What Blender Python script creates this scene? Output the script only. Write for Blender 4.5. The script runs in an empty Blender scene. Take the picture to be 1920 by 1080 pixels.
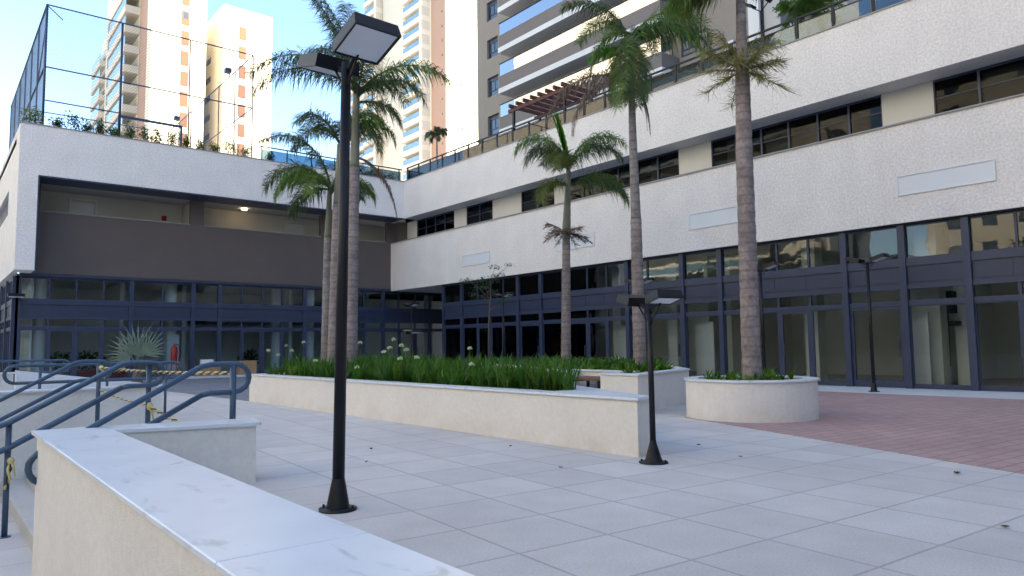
import bpy, math, random
from mathutils import Vector, Matrix
R = math.radians
random.seed(7)
sc = bpy.context.scene
# ---------------------------------------------------------------- camera, sky, sun, exposure
F, PITCH, ROLL, YAW = 1336.8, 0.08120, -0.01338, 0.68883
EYE = Vector((0, 0, 1.45))
fw = Vector((math.sin(YAW)*math.cos(PITCH), math.cos(YAW)*math.cos(PITCH), math.sin(PITCH)))
_r = Vector((math.cos(YAW), -math.sin(YAW), 0)); _u = _r.cross(fw)
rt = _r*math.cos(ROLL)+_u*math.sin(ROLL); up = -_r*math.sin(ROLL)+_u*math.cos(ROLL)
cd = bpy.data.cameras.new('camera'); cam = bpy.data.objects.new('camera', cd); sc.collection.objects.link(cam)
cd.lens = 36*F/1920; cd.sensor_width = 36; cd.clip_end = 2000; cd.clip_start = .05
cam.matrix_world = Matrix(((rt.x, up.x, -fw.x, EYE.x), (rt.y, up.y, -fw.y, EYE.y), (rt.z, up.z, -fw.z, EYE.z), (0, 0, 0, 1)))
sc.camera = cam
SUN_AZ, SUN_EL = R(141), R(27)          # azimuth measured from +Y towards +X
w = bpy.data.worlds.new("World"); sc.world = w; w.use_nodes = True
nt = w.node_tree; bg = nt.nodes['Background']
sky = nt.nodes.new('ShaderNodeTexSky'); sky.sky_type = 'NISHITA'; sky.sun_disc = False
sky.sun_elevation = SUN_EL; sky.sun_rotation = SUN_AZ; sky.dust_density = 0.4; sky.air_density = 1.0; sky.ozone_density = 2.3
nt.links.new(sky.outputs[0], bg.inputs[0]); bg.inputs[1].default_value = 0.12
sd = bpy.data.lights.new('sun', 'SUN'); sd.energy = 4.8; sd.angle = R(.5); sd.color = (1, .86, .66)
so = bpy.data.objects.new('sun', sd); sc.collection.objects.link(so)
sdir = Vector((math.sin(SUN_AZ)*math.cos(SUN_EL), math.cos(SUN_AZ)*math.cos(SUN_EL), math.sin(SUN_EL)))
so.rotation_euler = sdir.to_track_quat('Z', 'Y').to_euler(); so.location = (60, -60, 90)
sc.view_settings.view_transform = 'Standard'; sc.view_settings.look = 'None'; sc.view_settings.gamma = 1
sc.view_settings.exposure = 2.2
# ---------------------------------------------------------------- materials
def mat(name, col, rough=.8, var=.08, scale=4., bump=0., bscale=60., metal=0., spec=.4, emit=None, fine=0., streak=0.):
    m = bpy.data.materials.new(name); m.use_nodes = True; n = m.node_tree; P = n.nodes['Principled BSDF']
    P.inputs['Roughness'].default_value = rough; P.inputs['Metallic'].default_value = metal
    P.inputs['Specular IOR Level'].default_value = spec
    tc = n.nodes.new('ShaderNodeTexCoord')
    def noise(s, d=4):
        t = n.nodes.new('ShaderNodeTexNoise'); t.inputs['Scale'].default_value = s; t.inputs['Detail'].default_value = d
        n.links.new(tc.outputs['Object'], t.inputs['Vector']); return t
    def scalecol(prev, fac, lo, hi):
        r = n.nodes.new('ShaderNodeMapRange'); r.inputs['From Min'].default_value = .3; r.inputs['From Max'].default_value = .7
        r.inputs['To Min'].default_value = lo; r.inputs['To Max'].default_value = hi; n.links.new(fac, r.inputs['Value'])
        v = n.nodes.new('ShaderNodeVectorMath'); v.operation = 'SCALE'
        if isinstance(prev, tuple): v.inputs[0].default_value = prev
        else: n.links.new(prev, v.inputs[0])
        n.links.new(r.outputs[0], v.inputs['Scale']); return v.outputs[0]
    c = scalecol(tuple(col[:3]), noise(scale).outputs['Fac'], 1-var, 1+var)
    if fine: c = scalecol(c, noise(15, 3).outputs['Fac'], 1-fine, 1+fine)
    if streak:
        mp = n.nodes.new('ShaderNodeMapping'); mp.inputs['Scale'].default_value = (2.2, 2.2, .12)
        n.links.new(tc.outputs['Object'], mp.inputs['Vector']); t = n.nodes.new('ShaderNodeTexNoise'); t.inputs['Scale'].default_value = 1.6
        n.links.new(mp.outputs[0], t.inputs['Vector']); c = scalecol(c, t.outputs['Fac'], 1-streak, 1+streak*.5)
    n.links.new(c, P.inputs['Base Color'])
    if bump:
        b = n.nodes.new('ShaderNodeBump'); b.inputs['Strength'].default_value = bump; b.inputs['Distance'].default_value = .02
        n.links.new(noise(bscale, 3).outputs['Fac'], b.inputs['Height']); n.links.new(b.outputs[0], P.inputs['Normal'])
    if emit: P.inputs['Emission Color'].default_value = (*emit[:3], 1); P.inputs['Emission Strength'].default_value = emit[3]
    return m
def leafmat(name, col, var=.35, trans=.25):
    m = mat(name, col, .55, var, 1.7, spec=.3); n = m.node_tree; P = n.nodes['Principled BSDF']; out = n.nodes['Material Output']
    t = n.nodes.new('ShaderNodeBsdfTranslucent'); t.inputs[0].default_value = (col[0]*1.6, col[1]*1.9, col[2], 1)
    mx = n.nodes.new('ShaderNodeMixShader'); mx.inputs[0].default_value = trans
    n.links.new(P.outputs[0], mx.inputs[1]); n.links.new(t.outputs[0], mx.inputs[2]); n.links.new(mx.outputs[0], out.inputs[0]); return m
def glassmat(name, tint, refl=1.0, wav=.0, base=0.):
    m = bpy.data.materials.new(name); m.use_nodes = True; n = m.node_tree; n.nodes.remove(n.nodes['Principled BSDF']); out = n.nodes['Material Output']
    f = n.nodes.new('ShaderNodeFresnel'); f.inputs[0].default_value = 1.5*refl
    g = n.nodes.new('ShaderNodeBsdfGlossy'); g.inputs['Roughness'].default_value = 0.0
    t = n.nodes.new('ShaderNodeBsdfTransparent'); t.inputs[0].default_value = (*tint, 1)
    mx = n.nodes.new('ShaderNodeMixShader'); q = n.nodes.new('ShaderNodeMath'); q.operation = 'MAXIMUM'; q.inputs[1].default_value = base; n.links.new(f.outputs[0], q.inputs[0]); n.links.new(q.outputs[0], mx.inputs[0]); n.links.new(t.outputs[0], mx.inputs[1]); n.links.new(g.outputs[0], mx.inputs[2])
    if wav:
        tc = n.nodes.new('ShaderNodeTexCoord'); s = n.nodes.new('ShaderNodeTexNoise'); s.inputs['Scale'].default_value = .8
        n.links.new(tc.outputs['Object'], s.inputs['Vector']); b = n.nodes.new('ShaderNodeBump'); b.inputs['Strength'].default_value = wav; b.inputs['Distance'].default_value = .05
        n.links.new(s.outputs['Fac'], b.inputs['Height']); n.links.new(b.outputs[0], g.inputs['Normal'])
    n.links.new(mx.outputs[0], out.inputs[0]); return m
def tilemat(name, c1, c2, mortar, wd, ht, msize, rot, rough=.75, fine=.06, off=.5, dirt=.1, smooth=.1, loc=(0, 0)):
    m = bpy.data.materials.new(name); m.use_nodes = True; n = m.node_tree; P = n.nodes['Principled BSDF']; P.inputs['Roughness'].default_value = rough
    P.inputs['Specular IOR Level'].default_value = .35
    tc = n.nodes.new('ShaderNodeTexCoord'); mp = n.nodes.new('ShaderNodeMapping'); mp.inputs['Rotation'].default_value = (0, 0, rot); mp.inputs['Location'].default_value = (loc[0], loc[1], 0)
    n.links.new(tc.outputs['Object'], mp.inputs['Vector'])
    b = n.nodes.new('ShaderNodeTexBrick'); b.offset = off; b.inputs['Scale'].default_value = 1; b.inputs['Brick Width'].default_value = wd; b.inputs['Row Height'].default_value = ht
    b.inputs['Mortar Size'].default_value = msize; b.inputs['Mortar Smooth'].default_value = smooth; b.inputs['Bias'].default_value = 0
    b.inputs['Color1'].default_value = (*c1, 1); b.inputs['Color2'].default_value = (*c2, 1); b.inputs['Mortar'].default_value = (*mortar, 1)
    n.links.new(mp.outputs[0], b.inputs['Vector']); c = b.outputs['Color']
    for s, a in ((.35, dirt), (2.3, dirt*.6), (55, fine)):
        t = n.nodes.new('ShaderNodeTexNoise'); t.inputs['Scale'].default_value = s; t.inputs['Detail'].default_value = 5; n.links.new(tc.outputs['Object'], t.inputs['Vector'])
        r = n.nodes.new('ShaderNodeMapRange'); r.inputs['From Min'].default_value = .3; r.inputs['From Max'].default_value = .7; r.inputs['To Min'].default_value = 1-a; r.inputs['To Max'].default_value = 1+a
        n.links.new(t.outputs['Fac'], r.inputs['Value']); v = n.nodes.new('ShaderNodeVectorMath'); v.operation = 'SCALE'
        n.links.new(c, v.inputs[0]); n.links.new(r.outputs[0], v.inputs['Scale']); c = v.outputs[0]
    n.links.new(c, P.inputs['Base Color'])
    bp = n.nodes.new('ShaderNodeBump'); bp.inputs['Strength'].default_value = .35; bp.inputs['Distance'].default_value = .01; bp.invert = True
    n.links.new(b.outputs['Fac'], bp.inputs['Height']); n.links.new(bp.outputs[0], P.inputs['Normal']); return m
def marblemat(name):
    m = mat(name, (.73, .76, .80), .32, .05, 2.0, spec=.5); n = m.node_tree; P = n.nodes['Principled BSDF']
    src = P.inputs['Base Color'].links[0].from_socket
    tc = n.nodes.new('ShaderNodeTexCoord'); mp = n.nodes.new('ShaderNodeMapping'); mp.inputs['Scale'].default_value = (2.6, 1.1, 1); mp.inputs['Rotation'].default_value = (0, 0, .5)
    t = n.nodes.new('ShaderNodeTexNoise'); t.inputs['Scale'].default_value = 2.4; t.inputs['Detail'].default_value = 8; t.inputs['Distortion'].default_value = .8
    n.links.new(tc.outputs['Object'], mp.inputs[0]); n.links.new(mp.outputs[0], t.inputs['Vector'])
    r = n.nodes.new('ShaderNodeMapRange'); r.inputs['From Min'].default_value = .60; r.inputs['From Max'].default_value = .72; r.inputs['To Min'].default_value = 0; r.inputs['To Max'].default_value = .42
    n.links.new(t.outputs['Fac'], r.inputs['Value']); mx = n.nodes.new('ShaderNodeMix'); mx.data_type = 'RGBA'
    n.links.new(r.outputs[0], mx.inputs[0]); n.links.new(src, mx.inputs[6]); mx.inputs[7].default_value = (.26, .29, .28, 1); n.links.new(mx.outputs[2], P.inputs['Base Color']); return m
M = dict(
 stucco=mat('white_stucco', (.79, .745, .70), .9, .04, .9, .6, 13, fine=.13, streak=.015),
 brown=mat('brown_render', (.120, .098, .088), .9, .05, .8, .3, 40, fine=.06),
 planter=mat('cream_stucco', (.75, .715, .66), .9, .04, 1.5, .35, 90, fine=.04),
 marble=marblemat('marble'), concrete=mat('concrete', (.42, .42, .43), .85, .08, 2, fine=.05),
 frame=mat('anodised_frame', (.031, .043, .086), .42, .06, 1, spec=.5), frame_d=mat('spandrel_sheet', (.029, .040, .079), .4, .08, .7, spec=.5),
 beige=mat('beige_wall', (.66, .635, .575), .8, .03, .6), beige_l=mat('pale_interior', (.80, .79, .75), .8, .03, .6),
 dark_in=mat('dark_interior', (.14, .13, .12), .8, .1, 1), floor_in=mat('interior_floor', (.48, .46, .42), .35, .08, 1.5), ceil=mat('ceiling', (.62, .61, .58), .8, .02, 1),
 white=mat('white_paint', (.75, .76, .78), .6, .02, 1), panel=mat('sign_blank', (.72, .75, .77), .5, .015, 1), drip=mat('drip_edge', (.30, .29, .29), .6, .08, 2),
 glass=glassmat('shop_glass', (.87, .91, .92), .96, .06), glass_w=glassmat('window_glass', (.42, .44, .44), .84, .12), glass_r=glassmat('railing_glass', (.36, .48, .56), 1.12),
 glass_b=glassmat('balcony_glass', (.25, .35, .45), 1.5, .02, .5),
 black=mat('black_metal', (.007, .007, .009), .45, .1, 5, spec=.35), lens=mat('lamp_lens', (.62, .66, .70), .35, .02, 6), lens2=mat('lamp_glow', (.9, .7, .4), .5, 0, 1, emit=(1, .72, .38, 3)),
 rail=mat('blue_grey_paint', (.045, .085, .140), .38, .08, 6, spec=.5), chain_y=mat('yellow_plastic', (.62, .52, .22), .5, .1, 8), chain_k=mat('black_plastic', (.03, .03, .03), .5, .1, 8),
 wood=mat('bench_wood', (.16, .075, .045), .6, .2, 9, streak=.15), pergola=mat('red_timber', (.12, .040, .032), .6, .15, 6),
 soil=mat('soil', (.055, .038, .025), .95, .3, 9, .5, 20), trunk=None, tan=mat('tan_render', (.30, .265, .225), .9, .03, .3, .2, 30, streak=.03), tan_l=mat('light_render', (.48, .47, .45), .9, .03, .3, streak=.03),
 slab=mat('white_slab', (.74, .74, .72), .85, .03, .5), taupe=mat('taupe_panel', (.20, .175, .16), .8, .04, .5),
 cream=mat('cream_render', (.72, .66, .54), .9, .02, .1), cream_s=mat('cream_render_soft', (.60, .55, .46), .9, .02, .1), rust=mat('terracotta_render', (.40, .265, .20), .9, .03, .2), rust_sunlit=mat('terracotta_render_sunlit', (.20, .105, .065), .9, .03, .2), win=mat('far_window', (.05, .07, .09), .08, .2, .3, spec=.9),  # deeper terracotta is the same render, darkened to offset direct sun on sunlit faces
 balc=mat('far_balcony_glass', (.16, .27, .33), .08, .15, .3, spec=.9), fence=mat('fence_steel', (.030, .055, .11), .45, .05, 3), net=mat('net_cord', (.10, .15, .22), .6, .05, 3),
 red=mat('red_paint', (.26, .018, .015), .35, .05, 4), card=mat('cardboard', (.35, .22, .12), .85, .1, 5), steel=mat('steel', (.45, .46, .48), .3, .03, 5, metal=.8),
 leafd=leafmat('leaf_dark', (.030, .062, .016)), leafm=leafmat('leaf_mid', (.050, .115, .018)), leafy=leafmat('leaf_yellow_green', (.115, .135, .022)), leafb=leafmat('leaf_blue_green', (.13, .18, .15), .2),
 frond=leafmat('palm_frond', (.074, .105, .042), .35), frond_g=leafmat('palm_frond_green', (.105, .175, .034), .35), frond_s=leafmat('palm_spear', (.13, .33, .03), .15), frond_dry=leafmat('palm_frond_dry', (.17, .115, .085), .3, .1),
 infl=leafmat('palm_inflorescence', (.22, .20, .06), .3, .1), shaft=mat('palm_crownshaft', (.18, .175, .125), .5, .15, 2), flower=leafmat('white_petal', (.68, .70, .55), .1, .2), agap=leafmat('strap_leaf', (.050, .125, .014), .35),
 agap2=leafmat('strap_leaf_light', (.095, .19, .018), .35), dry=mat('dry_leaf', (.10, .065, .045), .8, .3, 30), branch=mat('thin_branch', (.13, .10, .08), .9, .2, 8))
def trunkmat(name, col, ring=.16):
    m = mat(name, col, .85, .26, 4, .5, 24, fine=.2); n = m.node_tree; P = n.nodes['Principled BSDF']; src = P.inputs['Base Color'].links[0].from_socket
    tc = n.nodes.new('ShaderNodeTexCoord'); wv = n.nodes.new('ShaderNodeTexWave'); wv.bands_direction = 'Z'; wv.inputs['Scale'].default_value = .314/ring*1.0; wv.inputs['Distortion'].default_value = 3.5; wv.inputs['Detail Scale'].default_value = .5
    n.links.new(tc.outputs['Object'], wv.inputs['Vector'])
    r = n.nodes.new('ShaderNodeMapRange'); r.inputs['From Min'].default_value = 0; r.inputs['From Max'].default_value = .25; r.inputs['To Min'].default_value = .78; r.inputs['To Max'].default_value = 1.03; n.links.new(wv.outputs['Fac'], r.inputs['Value'])
    v = n.nodes.new('ShaderNodeVectorMath'); v.operation = 'SCALE'; n.links.new(src, v.inputs[0]); n.links.new(r.outputs[0], v.inputs['Scale']); n.links.new(v.outputs[0], P.inputs['Base Color']); return m
M['trunk'] = trunkmat('palm_trunk', (.25, .205, .195), .19); M['trunk2'] = trunkmat('palm_trunk_grey', (.24, .215, .205), .24)
M['plaza'] = tilemat('concrete_slabs', (.535, .50, .475), (.60, .565, .53), (.40, .375, .36), .83, .83, .012, R(4.5), dirt=.08, fine=.10, off=0, loc=(-.47, -.04))
M['plaza_far'] = tilemat('slate_slabs', (.20, .21, .235), (.235, .24, .265), (.12, .12, .14), .9, .6, .01, R(0), dirt=.07)
M['brick'] = tilemat('brick_pavers', (.40, .265, .245), (.45, .30, .275), (.27, .18, .17), .42, .21, .012, R(4.5), dirt=.09, fine=.12, rough=.85)
M['walk'] = mat('pale_paving', (.58, .58, .58), .8, .05, .8, fine=.05)
def basestain(m, z0):
    n = m.node_tree; P = n.nodes['Principled BSDF']; src = P.inputs['Base Color'].links[0].from_socket
    g = n.nodes.new('ShaderNodeNewGeometry'); sx = n.nodes.new('ShaderNodeSeparateXYZ'); n.links.new(g.outputs['Position'], sx.inputs[0])
    t = n.nodes.new('ShaderNodeTexNoise'); t.inputs['Scale'].default_value = 2.2; t.inputs['Detail'].default_value = 6; n.links.new(g.outputs['Position'], t.inputs['Vector'])
    r = n.nodes.new('ShaderNodeMapRange'); r.inputs['From Min'].default_value = z0+.02; r.inputs['From Max'].default_value = z0+.34; r.inputs['To Min'].default_value = 1; r.inputs['To Max'].default_value = 0; n.links.new(sx.outputs['Z'], r.inputs['Value'])
    q = n.nodes.new('ShaderNodeMapRange'); q.inputs['From Min'].default_value = .35; q.inputs['From Max'].default_value = .7; q.inputs['To Min'].default_value = 0; q.inputs['To Max'].default_value = .35; n.links.new(t.outputs['Fac'], q.inputs['Value'])
    k = n.nodes.new('ShaderNodeMath'); k.operation = 'MULTIPLY'; n.links.new(r.outputs[0], k.inputs[0]); n.links.new(q.outputs[0], k.inputs[1])
    mx = n.nodes.new('ShaderNodeMix'); mx.data_type = 'RGBA'; n.links.new(k.outputs[0], mx.inputs[0]); n.links.new(src, mx.inputs[6]); mx.inputs[7].default_value = (.55, .43, .32, 1); n.links.new(mx.outputs[2], P.inputs['Base Color'])
M['wall_near'] = mat('cream_stucco_wall', (.75, .715, .66), .9, .05, 1.2, .35, 90, fine=.05)
basestain(M['planter'], 0)
# ---------------------------------------------------------------- mesh building
C = sc.collection; ORG = {}
class MB:
    def __init__(s): s.v = []; s.f = []; s.sm = set()
    def add(s, vs, fs, smooth=False):
        k = len(s.v); s.v += [tuple(p) for p in vs]
        for f in fs:
            if smooth: s.sm.add(len(s.f))
            s.f.append(tuple(i+k for i in f))
        return s
    def box(s, x0, x1, y0, y1, z0, z1):
        x0, x1 = min(x0, x1), max(x0, x1); y0, y1 = min(y0, y1), max(y0, y1); z0, z1 = min(z0, z1), max(z0, z1)
        return s.add([(x0,y0,z0),(x1,y0,z0),(x1,y1,z0),(x0,y1,z0),(x0,y0,z1),(x1,y0,z1),(x1,y1,z1),(x0,y1,z1)], [(0,3,2,1),(4,5,6,7),(0,1,5,4),(1,2,6,5),(2,3,7,6),(3,0,4,7)])
    def bbox(s, x0, x1, y0, y1, z0, z1, c=.012):     # chamfered box
        vs = []; 
        X, Y, Z = (x0, x1), (y0, y1), (z0, z1); idx = {}
        for i in (0, 1):
            for j in (0, 1):
                for k in (0, 1):
                    sx, sy, sz = (1, -1)[i]*c, (1, -1)[j]*c, (1, -1)[k]*c
                    for a, p in enumerate(((X[i], Y[j]+sy, Z[k]+sz), (X[i]+sx, Y[j], Z[k]+sz), (X[i]+sx, Y[j]+sy, Z[k]))):
                        idx[i, j, k, a] = len(vs); vs.append(p)
        fs = []
        for i in (0, 1): fs.append([idx[i,0,0,0], idx[i,1,0,0], idx[i,1,1,0], idx[i,0,1,0]]); fs.append([idx[0,i,0,1], idx[1,i,0,1], idx[1,i,1,1], idx[0,i,1,1]]); fs.append([idx[0,0,i,2], idx[1,0,i,2], idx[1,1,i,2], idx[0,1,i,2]])
        for j in (0, 1):
            for k in (0, 1):
                fs.append([idx[0,j,k,1], idx[1,j,k,1], idx[1,j,k,2], idx[0,j,k,2]]); fs.append([idx[j,0,k,0], idx[j,1,k,0], idx[j,1,k,2], idx[j,0,k,2]]); fs.append([idx[j,k,0,0], idx[j,k,1,0], idx[j,k,1,1], idx[j,k,0,1]])
                for i in (0, 1): fs.append([idx[i,j,k,0], idx[i,j,k,1], idx[i,j,k,2]])
        return s.add(vs, fs)
    def prism(s, poly, z0, z1, top=True, bot=True):
        n = len(poly); vs = [(x, y, z0) for x, y in poly]+[(x, y, z1) for x, y in poly]
        fs = [(i, (i+1) % n, n+(i+1) % n, n+i) for i in range(n)]
        if top: fs.append(tuple(range(n, 2*n)))
        if bot: fs.append(tuple(range(n-1, -1, -1)))
        return s.add(vs, fs)
    def ring(s, outer, inner, z0, z1):
        n = len(outer); vs = [(x, y, z) for z in (z0, z1) for P in (outer, inner) for x, y in P]; fs = []
        for i in range(n):
            j = (i+1) % n; fs += [(i, j, 2*n+j, 2*n+i), (n+j, n+i, 3*n+i, 3*n+j), (2*n+i, 2*n+j, 3*n+j, 3*n+i), (j, i, n+i, n+j)]
        return s.add(vs, fs)
    def tube(s, pts, rad, n=8, cap=True, smooth=True):
        pts = [Vector(p) for p in pts]; m = len(pts); rad = rad if isinstance(rad, (list, tuple)) else [rad]*m; vs = []; ref = None
        for i, p in enumerate(pts):
            t = (pts[min(i+1, m-1)]-pts[max(i-1, 0)]).normalized()
            if ref is None: ref = t.orthogonal().normalized()
            a = (ref-t*ref.dot(t))
            a = a.normalized() if a.length > 1e-6 else t.orthogonal().normalized()
            ref = a; b = t.cross(a)
            for k in range(n):
                th = 2*math.pi*k/n; vs.append(p+(a*math.cos(th)+b*math.sin(th))*rad[i])
        fs = [(i*n+k, i*n+(k+1) % n, (i+1)*n+(k+1) % n, (i+1)*n+k) for i in range(m-1) for k in range(n)]
        s.add(vs, fs, smooth)
        if cap: k = len(s.v)-m*n; s.f.append(tuple(range(k+n-1, k-1, -1))); s.f.append(tuple(range(k+(m-1)*n, k+m*n)))
        return s
    def lathe(s, c, prof, n=16, smooth=True):
        vs = [(c[0]+r*math.cos(2*math.pi*k/n), c[1]+r*math.sin(2*math.pi*k/n), c[2]+z) for r, z in prof for k in range(n)]
        return s.add(vs, [(i*n+k, i*n+(k+1) % n, (i+1)*n+(k+1) % n, (i+1)*n+k) for i in range(len(prof)-1) for k in range(n)], smooth)
    def blob(s, c, r, n=8, m=5):
        prof = [(max(.001, math.sin(math.pi*i/m))*r[0], -math.cos(math.pi*i/m)*r[2]) for i in range(m+1)]
        return s.lathe(c, prof, n)
    def build(s, name, material, parent=None, org=None):
        if not s.v: s.add([(0, 0, 0), (0, 0, .001), (.001, 0, 0)], [(0, 1, 2)])
        me = bpy.data.meshes.new(name); o = bpy.data.objects.new(name, me); C.objects.link(o)
        g = Vector(org) if org is not None else (ORG[parent.name] if parent else Vector((0, 0, 0)))
        me.from_pydata([(p[0]-g.x, p[1]-g.y, p[2]-g.z) for p in s.v], [], s.f)
        if s.sm: me.polygons.foreach_set('use_smooth', [i in s.sm for i in range(len(s.f))])
        me.materials.append(material); me.update()
        if parent: o.parent = parent
        else: o.location = g
        ORG[o.name] = g; return o
def tag(o, label=None, cat=None, group=None, kind=None):
    for k, v in (('label', label), ('category', cat), ('group', group), ('kind', kind)):
        if v: o[k] = v
    return o
def thing(name, label, cat, loc=(0, 0, 0), group=None):
    o = bpy.data.objects.new(name, None); C.objects.link(o); o.location = loc; o.empty_display_size = .3; ORG[o.name] = Vector(loc); return tag(o, label, cat, group)
def copy_tree(o, parent=None):
    c = o.copy(); C.objects.link(c); ORG[c.name] = ORG[o.name]
    if parent: c.parent = parent
    for ch in list(o.children): copy_tree(ch, c)
    return c
def bx(name, m, parent, *b, org=None): return MB().box(*b).build(name, M[m], parent, org)
# ---------------------------------------------------------------- ground
LOW = -.93
g = MB()
g.add([(3,-400,0),(600,-400,0),(600,600,0),(3,600,0)], [(0,1,2,3)]); g.add([(1.2,-400,0),(3,-400,0),(3,8.3,0),(1.2,8.3,0)], [(0,1,2,3)])
g.add([(2.46,8.3,0),(3,8.3,0),(3,15.4,0),(2.46,15.4,0)], [(0,1,2,3)]); g.add([(-400,15.4,0),(3,15.4,0),(3,600,0),(-400,600,0)], [(0,1,2,3)])
tag(g.build('plaza_ground', M['plaza']), kind='structure')
tag(MB().add([(-400,-400,LOW),(1.6,-400,LOW),(1.6,15.5,LOW),(-400,15.5,LOW)], [(0,1,2,3)]).build('lower_ground', M['plaza']), kind='structure')
tag(MB().prism([(12.68,8.3),(11.64,8.85),(9.26,2.69),(6.3,-5.0),(2.4,-15),(20.45,-15),(20.45,11.8)], -.02, .004).build('brick_paving', M['brick']), kind='structure')
tag(MB().box(20.45, 23.2, -15, 36, -.02, .008).build('walkway', M['walk']), kind='structure')
tag(MB().prism([(7.13,20.46),(6.8,27.1),(6.4,40.2),(30,40.2),(30,34.4),(20.45,34.4),(20.45,21),(12,19.5)], -.02, .004).build('slate_paving', M['plaza_far']), kind='structure')
tag(MB().box(3.2, 22.5, 38.7, 40.2, -.02, .10).build('shopfront_walkway', M['walk']), kind='structure')
# ---------------------------------------------------------------- facade helpers
class Ax:
    """a = along the facade, d = distance behind the plane (negative = proud of it)"""
    def __init__(s, kind, plane): s.k = kind; s.p = plane
    def b(s, mb, a0, a1, d0, d1, z0, z1):
        if s.k == 'x': mb.box(s.p+d0, s.p+d1, a0, a1, z0, z1)
        elif s.k == 'y': mb.box(a0, a1, s.p+d0, s.p+d1, z0, z1)
        return mb
ROWS = [(.10, 2.52), (2.68, 3.02), (3.16, 3.72), (3.98, 4.94)]     # door pane, transom, spandrel, clerestory
def bay(ax, par, a0, a1, divs, doors=(), cw=.20, top=5.04):
    """one bay of shopfront between two columns: frame > glass, spandrel, door leaves"""
    f = MB(); cuts = sorted([a0]+list(divs)+[a1])
    ax.b(f, a0-cw/2, a0+cw/2, -.10, .12, .005, top-.006)
    for z0, z1, d in ((.02, .10, 0), (2.52, 2.68, -.03), (3.02, 3.16, -.05), (3.72, 3.98, -.05), (4.94, top-.004, 0)):
        ax.b(f, a0+cw/2, a1-cw/2, d, .09, z0, z1)
    for c in divs: ax.b(f, c-.04, c+.04, -.012, .085, .101, 3.019); ax.b(f, c-.035, c+.035, -.012, .085, 3.981, 4.939)
    fo = f.build('shopfront_frame', M['frame'], par)
    gl = MB(); sp = MB(); ax.b(sp, a0+cw/2, a1-cw/2, .0, .07, 3.161, 3.719)
    for i in range(len(cuts)-1):
        x0, x1 = cuts[i]+.04, cuts[i+1]-.04
        if x1-x0 < .35: continue
        ax.b(sp, x0+.08, x1-.08, -.015, -.001, 3.23, 3.65)
    ax.b(gl, a0+cw/2, a1-cw/2, .03, .036, .101, 2.519); ax.b(gl, a0+cw/2, a1-cw/2, .03, .036, 2.681, 3.019); ax.b(gl, a0+cw/2, a1-cw/2, .03, .036, 3.981, 4.939)
    gl.build('glass', M['glass'], fo); sp.build('spandrel', M['frame_d'], fo)
    for i in range(len(cuts)-1):          # inner sash profiles, wider on the opening leaves
        x0, x1 = cuts[i]+(.04 if i else cw/2), cuts[i+1]-(.04 if i < len(cuts)-2 else cw/2)
        t = .09 if i in doors else .035
        d = MB(); z0, z1 = .102, 2.518
        ax.b(d, x0+.002, x0+t, -.006, .06, z0, z1); ax.b(d, x1-t, x1-.002, -.006, .06, z0, z1)
        ax.b(d, x0+t, x1-t, -.006, .06, z1-t, z1); ax.b(d, x0+t, x1-t, -.006, .06, z0, z0+t*1.3)
        if i in doors:
            hx = x1-t-.06 if i % 2 else x0+t+.02
            ax.b(d, hx, hx+.03, -.07, -.04, .95, 1.45)
        d.build('door' if i in doors else 'sash', M['frame'], fo)
# ---------------------------------------------------------------- right wing
RW = thing('commercial_building', 'long right-hand wing with two white stucco bands around a ribbon of dark windows', 'building', (22.9, 12, 0))
Y0 = -22.
mb = MB().box(22.9, 23.25, Y0, 39.99, 5.04, 8.08); mb.build('lower_stucco_band', M['stucco'], RW)
MB().box(22.84, 23.9, Y0, 39.985, 8.08, 8.13).build('window_sill', M['drip'], RW)
MB().box(22.9, 23.25, Y0, 38.4, 9.5, 11.84).build('parapet_wall', M['stucco'], RW)
MB().box(22.86, 23.3, Y0, 38.398, 11.84, 11.885).build('parapet_coping', M['drip'], RW)
MB().box(23.25, 24.3, Y0, 38.4, 9.505, 9.8).build('soffit', M['slab'], RW)
MB().box(23.25, 32.0, Y0, 60, 5.05, 5.35).build('floor_slab', M['ceil'], RW)
MB().box(23.25, 32.0, Y0, 60, 11.2, 11.5).build('terrace_slab', M['concrete'], RW)
for yy in (39.3, 33.6, 24.8, 16.3, 8.1, .2): MB().box(22.894, 22.9, yy-.010, yy+.010, 5.045, 8.07).build('render_joint', M['panel'], RW)
for yy in (27.5, 14.2, 1.5): MB().box(22.894, 22.9, yy-.008, yy+.008, 9.51, 11.83).build('render_joint', M['panel'], RW)
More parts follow.
